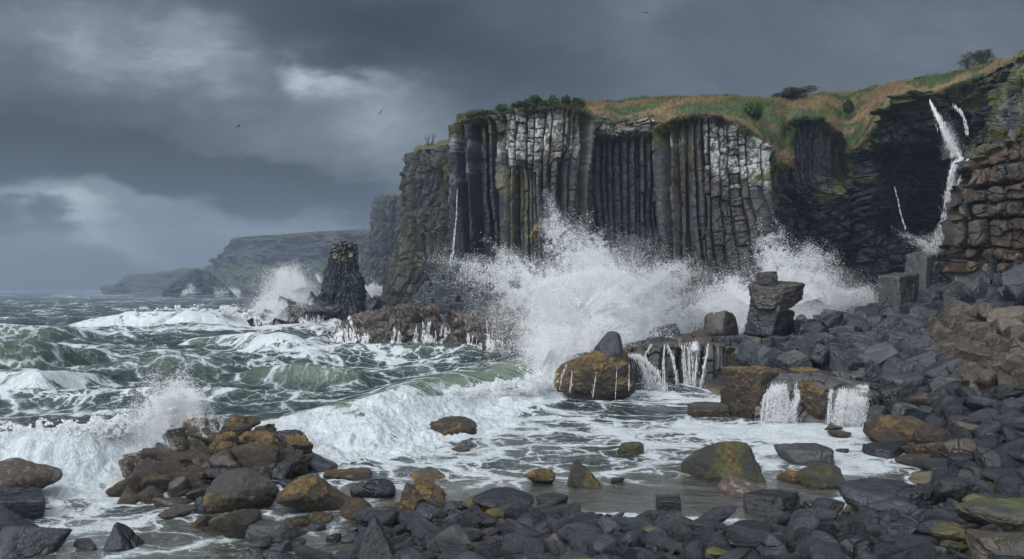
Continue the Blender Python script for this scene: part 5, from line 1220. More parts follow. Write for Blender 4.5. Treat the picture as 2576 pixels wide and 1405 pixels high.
def scatter(name, cat, label, group, xr, yr, n, rad, polys, tones, kinds, seed, limit, flat=.62, overlap=.78, lift=.25, labels=None, zmin=-.12, stuff_label=None, tilt=.35, levels=1):
    g = rng(seed); X = g.uniform(*xr, n); Y = g.uniform(*yr, n); Z = gz(X, Y)
    px = CX + F * X / Y; py = HY - F * (Z - H) / Y
    m = (Z > zmin) & (Y > 5)
    inside = np.zeros(n, bool)
    for pl in polys: inside |= inpoly(px, py, pl)
    m &= inside
    X, Y, Z, px, py = X[m], Y[m], Z[m], px[m], py[m]
    r = rad(g, len(X), px, py); o = np.argsort(-r * (1 + .25 * g.random(len(r)))); X, Y, Z, px, py, r = X[o], Y[o], Z[o], px[o], py[o], r[o]
    cell = {}; keep = []; cs_ = 1.2
    big_ = [(a, b, c_ * .9, zt_) for a, b, c_, zt_ in USED]
    for q in range(len(X)):
        ok = True
        for a, b, c_, zt_ in big_:
            if (X[q] - a) ** 2 + (Y[q] - b) ** 2 < (c_ + r[q] * .55) ** 2: ok = False; break
        if not ok: continue
        ci, cj = int(X[q] // cs_), int(Y[q] // cs_)
        for a in range(ci - 1, ci + 2):
            for b in range(cj - 1, cj + 2):
                for t_ in cell.get((a, b), ()):
                    if (X[q] - X[t_]) ** 2 + (Y[q] - Y[t_]) ** 2 < ((r[q] + r[t_]) * overlap) ** 2: ok = False; break
                if not ok: break
            if not ok: break
        if ok: cell.setdefault((ci, cj), []).append(q); keep.append(q)
    keep = np.array(keep); sizepx = r[keep] / Y[keep] * ((px[keep] > -20) & (px[keep] < 2596) & (py[keep] < 1440))
    order = keep[np.argsort(-sizepx)]
    sv, sfc, scl, nb_ = [], [], [], 0
    for rank, q in enumerate(order):
        tn = tones(g, px[q], py[q]); kd = kinds[g.integers(len(kinds))]; k = int(g.integers(7)); big_one = rank < limit
        me, V, f, c = proto(kd, tn, k, 4 if big_one else 3)
        sx, sy, sz_ = r[q] * g.uniform(.95, 1.3), r[q] * g.uniform(.75, 1.0), r[q] * flat * g.uniform(.75, 1.2)
        rot = (g.normal(0, tilt * .5), g.normal(0, tilt * .5), g.uniform(0, 6.28)); zz = Z[q] + sz_ * lift + (g.random() < .25) * r[q] * .25
        if big_one:
            ob = bpy.data.objects.new(name, me); COL.objects.link(ob); ob.location = (X[q], Y[q], zz); ob.rotation_euler = rot; ob.scale = (sx, sy, sz_)
            tag(ob, labels(px[q], py[q], tn) if labels else label, cat, group(tn) if callable(group) else group)
        else:
            cz, sn = math.cos(rot[2]), math.sin(rot[2]); W = V * [sx, sy, sz_]; W = np.stack([W[:, 0] * cz - W[:, 1] * sn, W[:, 0] * sn + W[:, 1] * cz, W[:, 2] + rot[0] * W[:, 1]], -1) + [X[q], Y[q], zz]
            sv.append(W); sfc.append(f + nb_); scl.append(c); nb_ += len(V)
    if sv:
        o_ = mesh(name + '_bed', np.concatenate(sv), np.concatenate(sfc), M_ROCK, kinds[0] == 'round', dict(Col=np.concatenate(scl)))
        tag(o_, stuff_label, cat, kind='stuff')
    print('SCATTER', name, len(keep), 'individual', min(limit, len(keep)))
    return [(X[q], Y[q], r[q], Z[q]) for q in keep]
brown_poly = [(2352, 805), (2400, 785), (2640, 780), (2640, 992), (2480, 985), (2390, 962), (2345, 880)]
TAL = [[(1880, 886), (2000, 872), (2215, 905), (2215, 935), (2090, 930), (1980, 925), (1890, 905)], [(1992, 855), (2060, 800), (2200, 785), (2330, 775), (2420, 700), (2800, 690), (2800, 985), (2440, 985), (2210, 945), (2090, 925), (1995, 900)]]
def tal_tone(g, x_, y_):
    b = inpoly(np.array([x_]), np.array([y_]), brown_poly)[0]
    if b: return ['brown', 'tan', 'tan', 'brown'][g.integers(4)]
    return ['slate', 'dark', 'slate', 'slate', 'grey'][g.integers(5)]
tal = scatter('fallen_block', 'rock', '', lambda tn: 'tan blocks of the rock fall' if tn in ('brown', 'tan') else 'dark blocks of the rock fall', (9, 42), (27, 60), 9000,
        lambda g, n, px, py: np.clip(g.lognormal(-.80, .38, n), .22, .92), TAL, tal_tone, ['block', 'block', 'slab', 'cuboid'], 61, 296, .72, .60, .30,
        labels=lambda x_, y_, tn: 'angular tan block in the rock fall under the brown wall' if tn in ('brown', 'tan') else 'angular blue grey block in the rock fall below the waterfall', stuff_label='smaller dark rocks filling the gaps of the rock fall', tilt=.9)
COB = [[(870, 1405), (900, 1310), (1030, 1300), (1110, 1270), (1210, 1262), (1330, 1285), (1420, 1300), (1560, 1310), (1700, 1318), (1870, 1330), (2010, 1325), (2100, 1305), (2180, 1275), (2340, 1235), (2350, 1190), (2330, 1120), (2290, 1060), (2230, 1020), (2290, 985), (2420, 975), (2520, 985), (2900, 985), (2900, 1700), (700, 1700), (760, 1410)]]
def cob_tone(g, x_, y_):
    q = g.random()
    if x_ > 2300 and y_ < 1180 and x_ < 2450: return 'brown' if q < .35 else 'dark'
    return 'slate' if q < .60 else 'dark' if q < .88 else 'grey' if q < .955 else 'brown' if q < .98 else 'yellow'
def cob_rad(g, n, px, py):
    r = np.clip(g.lognormal(-1.80, .45, n), .075, .42); r = r * np.where(py < 1230, 1.25, 1.0); return r
USED2 = list(USED)
cob = scatter('cobble', 'cobble', '', lambda tn: {'slate': 'smooth blue grey beach cobbles', 'dark': 'smooth black beach cobbles', 'grey': 'mottled grey beach cobbles', 'brown': 'brown beach cobbles', 'yellow': 'olive beach cobbles'}[tn], (-5, 26), (8.5, 31), 26000, cob_rad, COB, cob_tone, ['round'], 62, 298, .62, .70, .30,
        labels=lambda x_, y_, tn: {'slate': 'smooth blue grey cobble among the others on the beach', 'dark': 'smooth blackish cobble among the others on the beach', 'grey': 'mottled mid grey cobble on the beach', 'brown': 'brown cobble among the dark ones on the beach', 'yellow': 'olive coloured cobble among the dark ones'}[tn],
        stuff_label='small dark pebbles and far cobbles covering the beach', zmin=-.10, tilt=.5)
# wet flat terraces behind the cascades
for k_, r in enumerate([(2010, 2110, 934, 962, 'slate', 'slab', 'flat wet terrace slab above the left cascade', 31.5), (2085, 2190, 932, 958, 'grey', 'slab', 'flat wet terrace slab above the right cascade', 32), (1985, 2075, 925, 945, 'gold', 'slab', 'low golden slab behind the tall golden rock', 33.5), (2130, 2205, 920, 942, 'slate', 'slab', 'slate slab at the back of the terrace', 33.8),
    (2052, 2132, 916, 936, 'dark', 'slab', 'dark slab in the middle of the terrace', 35), (2160, 2218, 948, 972, 'black', 'cuboid', 'black block on the terrace by the right cascade', 31), (2112, 2142, 930, 955, 'slate', 'round', 'rounded pebble stone lying on the terrace', 31.2)]):
    boulder(*r[:6], r[6], 3800 + k_ * 5, Y=r[7], depth=.8, n=5, sink=.6)

for k_, r in enumerate([(738, 930, 742, 806, 'dark', 'round', 'dark sloping foot of the sea stack', 104, 1.0), (694, 755, 742, 802, 'black', 'block', 'blocky dark rock at the seaward end of the stack reef', 103, .9), (764, 812, 730, 800, 'black', 'wedge', 'leaning dark pinnacle beside the sea stack', 106, .8), (905, 960, 756, 800, 'black', 'block', 'dark rocks between the stack and the headland', 106, .9), (660, 700, 775, 812, 'dark', 'block', 'low black knob at the tip of the stack reef', 100, .9)]):
    boulder(*r[:6], r[6], 3900 + k_ * 5, Y=r[7], depth=r[8], n=5, sink=.1, amp=.2, name='reef_rock', cat='rock')
# ------------------------------------------------------------------ shrubs, trees, grass, birds
def leaf_mat(name, a, b_):
    m, t, out = newmat(name)
    g = t.n('ShaderNodeNewGeometry'); c = t.mixc(g.outputs['Random Per Island'], a, b_)
    bs = t.n('ShaderNodeBsdfPrincipled'); t.put(bs, 'Base Color', c); t.put(bs, 'Roughness', .65); t.put(bs, 'Specular IOR Level', .25)
    t.L.new(bs.outputs[0], out.inputs[0]); return m
M_LEAF = leaf_mat('shrub leaves', (.018, .045, .012), (.060, .105, .028)); M_LEAFD = leaf_mat('dark shrub leaves', (.014, .022, .010), (.045, .055, .024)); M_TWIG = rock_mat('twig bark', 8.0, .01, (.7, .9), .2, .5, base=(.05, .042, .034))
M_BLADE, t, out = newmat('grass blades'); a_ = t.n('ShaderNodeAttribute', attribute_name='Col'); bs = t.n('ShaderNodeBsdfPrincipled'); t.put(bs, 'Base Color', a_.outputs['Color']); t.put(bs, 'Roughness', .8); t.put(bs, 'Specular IOR Level', .15); t.L.new(bs.outputs[0], out.inputs[0])
def leaves(center, rad, n, size, g, clumps=14):
    cc = g.normal(0, 1, (clumps, 3)); cc /= np.linalg.norm(cc, axis=1)[:, None]; cc = cc * g.uniform(.45, .85, (clumps, 1)); cc[:, 2] = np.abs(cc[:, 2]) * .9 - .1; cr_ = g.uniform(.22, .42, clumps)
    k = g.integers(clumps, size=n); d = g.normal(0, 1, (n, 3)); d /= np.linalg.norm(d, axis=1)[:, None]
    p = (cc[k] + d * (cr_[k] * g.random(n) ** .35)[:, None]) * rad + center
    a = g.normal(0, 1, (n, 3)); a /= np.linalg.norm(a, axis=1)[:, None]; b = np.cross(a, g.normal(0, 1, (n, 3))); b /= np.linalg.norm(b, axis=1)[:, None]
    sz_ = (size * g.uniform(.6, 1.4, n))[:, None]
    v = np.stack([p - a * sz_, p + b * sz_ * .5, p + a * sz_, p - b * sz_ * .5], 1).reshape(-1, 3)
    return v, np.arange(n * 4).reshape(n, 4)
def tube(pts, r0, r1, ns=5):
    pts = np.array(pts, float); n = len(pts); d = np.gradient(pts, axis=0); d /= np.linalg.norm(d, axis=1)[:, None] + 1e-9
    ref = np.array([.31, .22, .9]); a = np.cross(d, ref); a /= np.linalg.norm(a, axis=1)[:, None] + 1e-9; b = np.cross(d, a)
    th = np.arange(ns) / ns * 2 * np.pi; rr = np.linspace(r0, r1, n)[:, None, None]
    v = pts[:, None] + rr * (a[:, None] * np.cos(th)[None, :, None] + b[:, None] * np.sin(th)[None, :, None])
    i = np.arange(n * ns).reshape(n, ns); f = np.stack([i[:-1], np.roll(i, -1, 1)[:-1], np.roll(i, -1, 1)[1:], i[1:]], -1).reshape(-1, 4)
    return v.reshape(-1, 3), f
def join(parts):
    vs, fs, n = [], [], 0
    for v, f in parts: vs.append(v); fs.append(f + n); n += len(v)
    return np.concatenate(vs), np.concatenate(fs)
def shrub(x0, x1, y0, y1, Y, label, mat, seed, dens=1.0, name='shrub', cat='shrub'):
    g = rng(seed); w = (x1 - x0) / F * Y; h = (y1 - y0) / F * Y; c = P((x0 + x1) / 2, y1, Y)
    e = empty(name, c); tag(e, label, cat)
    n = int(900 * dens * max(1, w * h)); n = min(n, 9000)
    v, f = leaves(np.array([0, 0, h * .40]), np.array([w * .52, w * .40, h * .72]), n, max(.10, h * .055), g, 18)
    mesh('foliage', v, f, mat, False, parent=e)
    tb = []
    for k in range(7):
        a = np.array([g.uniform(-.2, .2) * w, g.uniform(-.15, .15) * w, -.4]); b = np.array([g.uniform(-.42, .42) * w, g.uniform(-.2, .2) * w, h * g.uniform(.45, .85)])
        tb.append(tube([a, mix(a, b, .35) + [0, 0, h * .1], b], .05, .015))
    v, f = join(tb); mesh('stems', v, f, M_TWIG, False, parent=e)
SH = [(1195, 1248, 278, 296, 77.5, 'low dark shrub nearest the left end of the clifftop', M_LEAFD), (1240, 1284, 262, 284, 77, 'bright green round bush on the clifftop, second from the left', M_LEAF), (1282, 1330, 254, 277, 77.5, 'dull green bush between the bright one and the tallest one', M_LEAFD),
      (1320, 1372, 236, 276, 78, 'tallest green bush on the clifftop', M_LEAF), (1362, 1410, 242, 276, 78, 'green bush just right of the tallest one', M_LEAF), (1410, 1440, 240, 276, 78, 'dark pointed bush right of the green bushes', M_LEAFD), (1432, 1470, 246, 280, 77.5, 'dark ragged bush at the right end of the clifftop row', M_LEAFD), (1172, 1198, 284, 300, 78, 'tiny brown bush on the left corner of the clifftop', M_LEAFD),
      (1942, 2062, 222, 250, 96, 'wide dark windswept thicket on the skyline', M_LEAFD), (1862, 1920, 258, 300, 76, 'round green bush in the turf hollow above the columns', M_LEAF), (2298, 2318, 194, 208, 88, 'small round dark bush alone on the skyline', M_LEAFD), (2118, 2150, 250, 292, 92, 'dark bush in the grassy gully', M_LEAFD),
      (2408, 2428, 178, 194, 84, 'small brown bush beside the windswept tree', M_LEAFD), (2556, 2600, 128, 168, 58, 'green bush at the top right edge', M_LEAF), (2538, 2580, 180, 232, 56, 'dull green bush hanging at the right edge', M_LEAFD), (1522, 1532, 252, 262, 96, 'tiny dark bush left on the open skyline', M_LEAFD), (1552, 1566, 256, 265, 96, 'tiny dark bush by the turf edge of the skyline', M_LEAFD), (1818, 1832, 238, 249, 94, 'tiny dark bush in the middle of the skyline', M_LEAFD)]
for k_, r in enumerate(SH): shrub(*r[:5], r[5], r[6], 8000 + k_)
def wind_tree(x0, x1, y0, y1, rootpx, Y, label, seed, leafy=True, nst=9):
    g = rng(seed); c = P(rootpx, y1, Y); e = empty('windswept_tree', c); tag(e, label, 'tree'); w = (x1 - x0) / F * Y; h = (y1 - y0) / F * Y; ox = ((x0 + x1) / 2 - rootpx) / F * Y
    tr, tips = [], []
    for k in range(nst):
        q = (k + .5) / nst; bx = ox + (q - .5) * w * .95; base_ = np.array([(q - .5) * w * .55, g.uniform(-.4, .4), -.3])
        tip = np.array([bx, g.uniform(-.8, .8), h * (1 - 1.2 * abs(q - .55) ** 1.6) * g.uniform(.85, 1.0)]); md = mix(base_, tip, .5) + [g.uniform(-.25, .25), 0, -h * .12]
        tr.append(tube([base_, mix(base_, md, .5) + g.normal(0, .06, 3), md, mix(md, tip, .5) + g.normal(0, .08, 3), tip], .085, .022)); tips.append(tip)
        for z_ in range(7):
            s_ = mix(md, tip, g.uniform(0, 1)); e_ = s_ + np.array([g.normal(0, .45), g.normal(0, .4), g.uniform(.1, .7)]) * h * .35; tr.append(tube([s_, mix(s_, e_, .5) + g.normal(0, .04, 3), e_], .03, .010, 4)); tips.append(e_)
    v, f = join(tr); mesh('trunk', v, f, M_TWIG, True, parent=e)
    if leafy:
        tips = np.array(tips); n = 5200; k = g.integers(len(tips), size=n); m_ = tips[k][:, 0] < ox + w * .30; k = k[m_]; n = len(k)
        p = tips[k] + g.normal(0, 1, (n, 3)) * [.26, .26, .12]; a = g.normal(0, 1, (n, 3)); a /= np.linalg.norm(a, axis=1)[:, None]; b = np.cross(a, g.normal(0, 1, (n, 3))); b /= np.linalg.norm(b, axis=1)[:, None]; sz_ = g.uniform(.04, .09, (n, 1))
        v = np.stack([p - a * sz_, p + b * sz_ * .5, p + a * sz_, p - b * sz_ * .5], 1).reshape(-1, 3); mesh('crown', v, np.arange(n * 4).reshape(n, 4), M_LEAFD, False, parent=e)
wind_tree(2420, 2524, 130, 184, 2462, 82, 'windswept flat topped tree on the skyline at the upper right', 8101)
wind_tree(1066, 1100, 334, 360, 1082, 103, 'little bare tree on the shaded headland', 8102, False, 4)

# grass tussocks and hanging turf along the cliff edge
g = rng(77); lipm = (HEADV > 2.98) & (HEADV < 5.9) & (HEADTURF > .5); wgt = (np.exp(-((HEADV - 3.05) / .16) ** 2) * 3 + .35 + 1.5 * np.exp(-((HEADV - 5.6) / .3) ** 2)) * lipm * (HEADPX > 1140) * (HEADPX < 2590)
# weight by surface area
ar = np.linalg.norm(np.cross(np.gradient(HEADG, axis=1), np.gradient(HEADG, axis=0)), axis=-1); wgt = (wgt * np.minimum(ar, .3)).ravel(); wgt /= wgt.sum()
nb = 120000; idx = g.choice(len(wgt), nb, p=wgt); p = HEADG.reshape(-1, 3)[idx] + g.normal(0, .05, (nb, 3)); cg = HEADCOL.reshape(-1, 3)[idx]
L_ = g.uniform(.16, .55, nb)[:, None]; hang = (np.abs(HEADV.ravel()[idx] - 3.05) < .10)[:, None]; dr = np.where(hang, g.normal(0, .35, (nb, 3)) + [0, -.8, -.15], g.normal(0, .35, (nb, 3)) + [.45, -.1, 1.0]); dr /= np.linalg.norm(dr, axis=1)[:, None]
sd_ = np.cross(dr, g.normal(0, 1, (nb, 3))); sd_ /= np.linalg.norm(sd_, axis=1)[:, None]; ww = g.uniform(.012, .035, nb)[:, None]
v = np.stack([p - sd_ * ww, p + sd_ * ww, p + dr * L_], 1).reshape(-1, 3); cg = cg * g.uniform(.6, 1.7, (nb, 1))
tag(mesh('grass', v, np.arange(nb * 3).reshape(nb, 3), M_BLADE, False, dict(Col=np.repeat(cg, 3, 0))), 'rough grass on the clifftop hanging over its edge', 'grass', kind='stuff')

# birds
M_BIRD = rock_mat('gull feathers', 9.0, .003, (.6, .8), .2, .2, base=(.10, .10, .11)); M_BIRDW = rock_mat('pale gull feathers', 9.0, .003, (.6, .8), .2, .2, base=(.4, .4, .42))
def bird_mesh(flap, seed):
    st = []      # spanwise sections: x, z, chord, y offset
    for x_ in np.linspace(-1, 1, 21):
        a = abs(x_); z_ = flap * (math.sin(min(a, .45) / .45 * 1.3) * .22 - max(0, a - .45) * .30); ch = .17 * (1 - a ** 2.2) + .012; st.append((x_, z_, ch, -.18 * a ** 1.5 + .06))
    v = []
    for x_, z_, ch, yo in st:
        v += [(x_, yo + ch, z_), (x_, yo, z_ + .022), (x_, yo - ch, z_), (x_, yo, z_ - .012)]
    v = np.array(v); i = np.arange(len(v)).reshape(-1, 4); f = np.stack([i[:-1], np.roll(i, -1, 1)[:-1], np.roll(i, -1, 1)[1:], i[1:]], -1).reshape(-1, 4)
    D, fi = ico(2); body = D * [.075, .32, .07] ; body[:, 0] *= 1 - .5 * ss(0, -.32, body[:, 1]); hd = D * [.05, .07, .05] + [0, .33, .02]; tl = D * [.07, .13, .012] + [0, -.38, 0]
    fi4 = np.concatenate([fi, fi[:, 2:3]], 1)
    T = lambda ff: np.concatenate([ff[:, [0, 1, 2]], ff[:, [0, 2, 3]]]); vv, ff = join([(v, T(f)), (body, fi), (hd, fi), (tl, fi)])
    return vv, ff
BR = [(600, 319, 60, 5, .9, 20, 0, 'dark gull low in the grey sky over the sea'), (958, 283, 60, 5, .5, 60, 0, 'gull above the bare tree, higher of two'), (982, 317, 70, 4, .4, 70, 0, 'gull above the bare tree, lower of two'), (976, 447, 60, 5, .3, 10, 1, 'gull beside the shaded headland'), (433, 568, 80, 6, .3, 25, 0, 'gull over the open sea above the far plateau'),
      (1478, 83, 60, 5, .6, -30, 0, 'gull high over the middle of the cliff'), (1623, 33, 40, 12, .5, -20, 0, 'largest gull near the top of the sky'), (1831, 190, 70, 3, .4, 0, 0, 'small gull over the skyline thicket'), (1933, 189, 70, 4, .4, 25, 0, 'gull gliding right of another over the thicket'), (1776, 201, 80, 3, .8, 50, 0, 'tiny gull highest of the pair over the columns'), (1754, 226, 80, 3, -.5, 0, 0, 'tiny gull lowest of the pair over the columns'), (1745, 180, 90, 2.5, .5, 10, 0, 'tiniest gull above the pair over the columns')]
for k_, (px, py, Y, sp, fl_, rl, pale, lb) in enumerate(BR):
    vv, ff = bird_mesh(fl_, k_); sc_ = sp / F * Y * 1.15; o = mesh('gull', vv * max(sc_, .35), ff, M_BIRDW if pale else M_BIRD, True); o.location = P(px, py, Y); o.rotation_euler = (R(8), R(-rl * .7), R(25 * (k_ % 5) - 50)); tag(o, lb, 'bird', 'gulls over the cliffs')
# ------------------------------------------------------------------ falling and flying water
M_SPRAY, t, out = newmat('sea spray')
bs = t.n('ShaderNodeBsdfDiffuse'); t.put(bs, 'Color', (.985, .99, .99, 1)); tl = t.n('ShaderNodeBsdfTranslucent'); t.put(tl, 'Color', (.985, .99, .985, 1)); ms = t.n('ShaderNodeMixShader'); t.put(ms, 0, .5)
t.L.new(bs.outputs[0], ms.inputs[1]); t.L.new(tl.outputs[0], ms.inputs[2]); t.L.new(ms.outputs[0], out.inputs[0])
TET = np.array([[1, 1, 1], [1, -1, -1], [-1, 1, -1], [-1, -1, 1]], float) / 1.732
TETF = np.array([[0, 1, 2], [0, 3, 1], [0, 2, 3], [1, 3, 2]])
def droplets(name, label, P_, r, seed, stretch=1.0, cat='sea spray', kind='stuff'):
    g = rng(seed); n = len(P_); a = g.normal(0, 1, (n, 4)); a /= np.linalg.norm(a, axis=1)[:, None]; w_, x_, y_, z_ = a.T
    Rm = np.stack([1 - 2 * (y_ ** 2 + z_ ** 2), 2 * (x_ * y_ - z_ * w_), 2 * (x_ * z_ + y_ * w_), 2 * (x_ * y_ + z_ * w_), 1 - 2 * (x_ ** 2 + z_ ** 2), 2 * (y_ * z_ - x_ * w_), 2 * (x_ * z_ - y_ * w_), 2 * (y_ * z_ + x_ * w_), 1 - 2 * (x_ ** 2 + y_ ** 2)], -1).reshape(n, 3, 3)
    v = (P_[:, None] + np.einsum('nij,kj->nki', Rm, TET) * r[:, None, None] * np.array([1, 1, stretch])).reshape(-1, 3)
    f = (TETF[None] + 4 * np.arange(n)[:, None, None]).reshape(-1, 3)
    return tag(mesh(name, v, f, M_SPRAY, True), label, cat, kind=kind)

def veil(name, label, lst, seed, px_m, cat='waterfall', od=.30, fray=.10, back=0.0):
    """falling water: many small drops and threads along polylines [(pts, n, half width at head, at foot)] in metres"""
    g = rng(seed); PP, RR = [], []
    for q_, (pts, n, s0, s1) in enumerate(lst):
        w_ = np.array([P(*q) for q in pts]) if not isinstance(pts, np.ndarray) else pts
        d = np.concatenate([[0], np.cumsum(np.linalg.norm(np.diff(w_, axis=0), axis=1))]); n = int(np.clip(od * (s0 + s1 + .02) * d[-1] / (7.5 * (.185 * px_m) ** 2) * 1.5, 60, 60000)); u = g.random(n) ** .92
        c = np.stack([np.interp(u * d[-1], d, w_[:, k]) for k in range(3)], -1)
        nj = max(3, int(n / 260)); lj = g.uniform(-1, 1, nj); k = g.integers(nj, size=n); ph = g.uniform(0, 50, nj)
        lat = lj[k] + .35 * (vn(u * 5 + ph[k], ph[k], 0, seed) - .5) + g.normal(0, .11 + .15 * u, n)
        loose = g.random(n) < .18; lat = np.where(loose, g.normal(0, .9, n), lat)
        gate = vn(u * 9 + ph[k], lj[k] * 4, 0, seed + 1) > .20 - .12 * (1 - u)
        c[:, 0] += lat * mix(s0, s1, u); c[:, 1] += g.normal(0, .5, n) * mix(s0, s1, u) * .5 - back; c[:, 2] += g.normal(0, fray, n) * .5
        PP.append(c[gate]); RR.append(np.clip(g.lognormal(-1.75, .35, n), .08, .4)[gate] * px_m)
    return droplets(name, label, np.concatenate(PP), np.concatenate(RR), seed, 13.0, cat, None)
def rockveil(name, label, G, spec, seed, px_m, hw=(.03, .12), n1=420):
    g = rng(seed); lst = []
    for x0, x1, y0, y1, n in spec:
        for k in range(int(n * 1.5)):
            px = g.uniform(x0, x1); a = y0 + g.uniform(.05, .65) * (y1 - y0); sg = surf_fall(G, px, a, y1)
            if len(sg) < 5: continue
            pp = sg[np.linspace(0, len(sg) - 1, 14).astype(int)].copy(); pp[:, 1] = mix(pp[:, 1], np.minimum.accumulate(pp[:, 1]), .6) - .16; pp[:, 0] += np.cumsum(g.normal(0, .10, 14)) * px_m * 6
            lst.append((pp, int(n1 * g.uniform(.4, 1.6)), g.uniform(*hw) * .4, g.uniform(*hw)))
    return veil(name, label, lst, seed, px_m, fray=.03, od=.17)
def surf_fall(G, px, y0, y1, out=.12):
    """a thread of water lying on a lofted rock G, between two photo rows"""
    PXg = CX + F * G[..., 0] / G[..., 1]; PYg = HY - F * (G[..., 2] - H) / G[..., 1]
    c = int(np.argmin(np.abs(np.nanmean(PXg, 0) - px))); col = G[:, c]; py = PYg[:, c]; i0, i1 = int(np.argmin(np.abs(py - y0))), int(np.argmin(np.abs(py - y1)))
    lo, hi = min(i0, i1), max(i0, i1); seg = col[lo:hi + 1][::-1]; return seg
veil('waterfall', 'tall thin waterfall leaping from the turf edge, upper drop', [([(2338, 254, 71), (2352, 285, 70), (2372, 325, 68.5), (2392, 360, 67), (2408, 388, 66), (2418, 402, 65)], 10200, .06, .30), ([(2340, 258, 71), (2362, 300, 69), (2388, 350, 67), (2410, 398, 65.5)], 4800, .06, .50)], 11, 0.088)
veil('waterfall', 'lower drop of the waterfall splitting over dark rock onto the blocks', [([(2420, 400, 51), (2405, 412, 50.2), (2396, 440, 50), (2390, 480, 49.8), (2384, 530, 49.6), (2374, 575, 49.4), (2356, 618, 49.2)], 9900, .12, .34), ([(2436, 402, 51), (2424, 430, 50), (2398, 500, 49.7), (2392, 560, 49.5), (2384, 640, 49.2)], 5940, .08, .25), ([(2400, 410, 50.5), (2392, 470, 50), (2386, 540, 49.6), (2378, 612, 49.4), (2378, 650, 49.2)], 5280, .12, .2)], 12, 0.062)
veil('waterfall', 'slender thread of water falling down the dark cave wall', [([(2250, 472, 70), (2258, 500, 70), (2266, 540, 70), (2278, 578, 70)], 1820, .03, .07)], 13, 0.086)
veil('waterfall', 'faint side trickle right of the upper waterfall', [([(2400, 268, 69), (2418, 285, 68), (2428, 310, 67.5), (2432, 340, 67)], 1120, .08, .16)], 14, 0.086)
veil('waterfall', 'white trickle down the corner of the headland', [([(1146, 560, 75.5), (1142, 600, 75.2), (1138, 640, 75), (1130, 668, 74.8)], 1600, .05, .12), ([(1150, 480, 76), (1147, 560, 75.6)], 800, .02, .05)], 15, 0.095)
rockveil('waterfall', 'water draining off the left front of the broad reef', REEF_B, [(840, 900, 812, 888, 40), (905, 930, 830, 892, 11)], 21, 0.075, hw=(.03, .13), n1=420)
rockveil('waterfall', 'thin falls over the middle of the broad reef', REEF_B, [(985, 1010, 812, 893, 8), (1035, 1050, 805, 890, 5), (1062, 1098, 812, 890, 15), (1112, 1135, 815, 888, 11)], 22, 0.075, hw=(.03, .13), n1=420)
rockveil('waterfall', 'thin falls at the right end of the broad reef', REEF_B, [(1175, 1262, 830, 902, 18)], 23, 0.075, hw=(.03, .13), n1=420)
rockveil('waterfall', 'water streaming off the low reef under the sea stack', REEF_C, [(640, 700, 800, 822, 20), (745, 815, 790, 820, 25), (850, 880, 782, 806, 7)], 24, 0.120, hw=(.05, .20), n1=260)
veil('waterfall', 'curving white chute between the left golden rock and the ledge', [([(1583, 893, 37.2), (1605, 897, 36.6), (1632, 925, 36.0), (1648, 955, 35.8), (1655, 978, 35.6)], 15600, .12, .42), ([(1600, 893, 37), (1622, 910, 36.4), (1640, 978, 35.8)], 7800, .1, .45)], 31, 0.045)
veil('waterfall', 'forked thin falls on the left of the dark columnar ledge', [([(1640, 868, 37.6), (1622, 890, 37), (1625, 905, 36.9)], 1800, .03, .06), ([(1672, 868, 37.6), (1668, 900, 37.1), (1670, 978, 36.8)], 2700, .04, .08), ([(1678, 868, 37.6), (1690, 895, 37.0), (1700, 940, 36.8), (1704, 978, 36.7)], 3000, .04, .10)], 32, 0.045)
veil('waterfall', 'bundle of straight falls on the right of the dark columnar ledge', [([(1718, 868, 37.5), (1722, 920, 36.9), (1728, 978, 36.7)], 3300, .08, .10), ([(1735, 868, 37.5), (1738, 978, 36.7)], 3960, .10, .16), ([(1757, 868, 37.5), (1748, 978, 36.7)], 3960, .06, .14), ([(1782, 868, 37.5), (1772, 920, 36.9), (1762, 978, 36.7)], 4620, .05, .12), ([(1744, 862, 37.8), (1744, 880, 37.1)], 3960, .35, .3)], 33, 0.045)
def infront(G, lst, d=.10):
    out_ = []
    for pts, n, a, b in lst:
        pp = []
        for px, py, Y in pts:
            PXg = CX + F * G[..., 0] / G[..., 1]; PYg = HY - F * (G[..., 2] - H) / G[..., 1]; k = np.hypot(PXg - px, PYg - py).argmin(); Yg = min(Y, G[..., 1].ravel()[k] - d); pp.append((px, py, Yg))
        Ys = np.minimum.accumulate([q[2] for q in pp]); out_.append(([(q[0], q[1], y_) for q, y_ in zip(pp, Ys)], n, a, b))
    return out_
veil('waterfall', 'left cascade pouring down beside the tall golden rock', infront(LEDGE_R, [([(1940, 978, 28.6), (1926, 1000, 28), (1920, 1058, 27.6)], 5000, .06, .12), ([(1952, 968, 28.6), (1950, 990, 28), (1944, 1060, 27.6)], 15000, .16, .32), ([(1968, 966, 28.6), (1972, 1010, 28), (1962, 1062, 27.6)], 11000, .14, .24), ([(2003, 968, 28.6), (2006, 1000, 28), (1992, 1022, 27.8), (1988, 1064, 27.6)], 12000, .06, .20)]), 34, .022, od=.5)
veil('waterfall', 'right cascade pouring down beside the dark block', infront(LEDGE_R, [([(2092, 980, 28.4), (2088, 1000, 28), (2086, 1062, 27.5)], 4500, .05, .09), ([(2118, 980, 28.4), (2110, 1010, 28), (2106, 1068, 27.4)], 11000, .12, .20), ([(2140, 980, 28.4), (2134, 1020, 27.8), (2130, 1070, 27.4)], 16000, .22, .30), ([(2168, 972, 28.4), (2164, 1010, 27.9), (2160, 1072, 27.4)], 16000, .18, .28), ([(2181, 970, 28.4), (2182, 1072, 27.4)], 5000, .04, .07)]), 35, .022, od=.5)
veil('waterfall', 'small spout between the squared blocks and the golden rock', [([(1972, 914, 36), (1972, 940, 35.6)], 4000, .18, .2)], 36, 0.045)
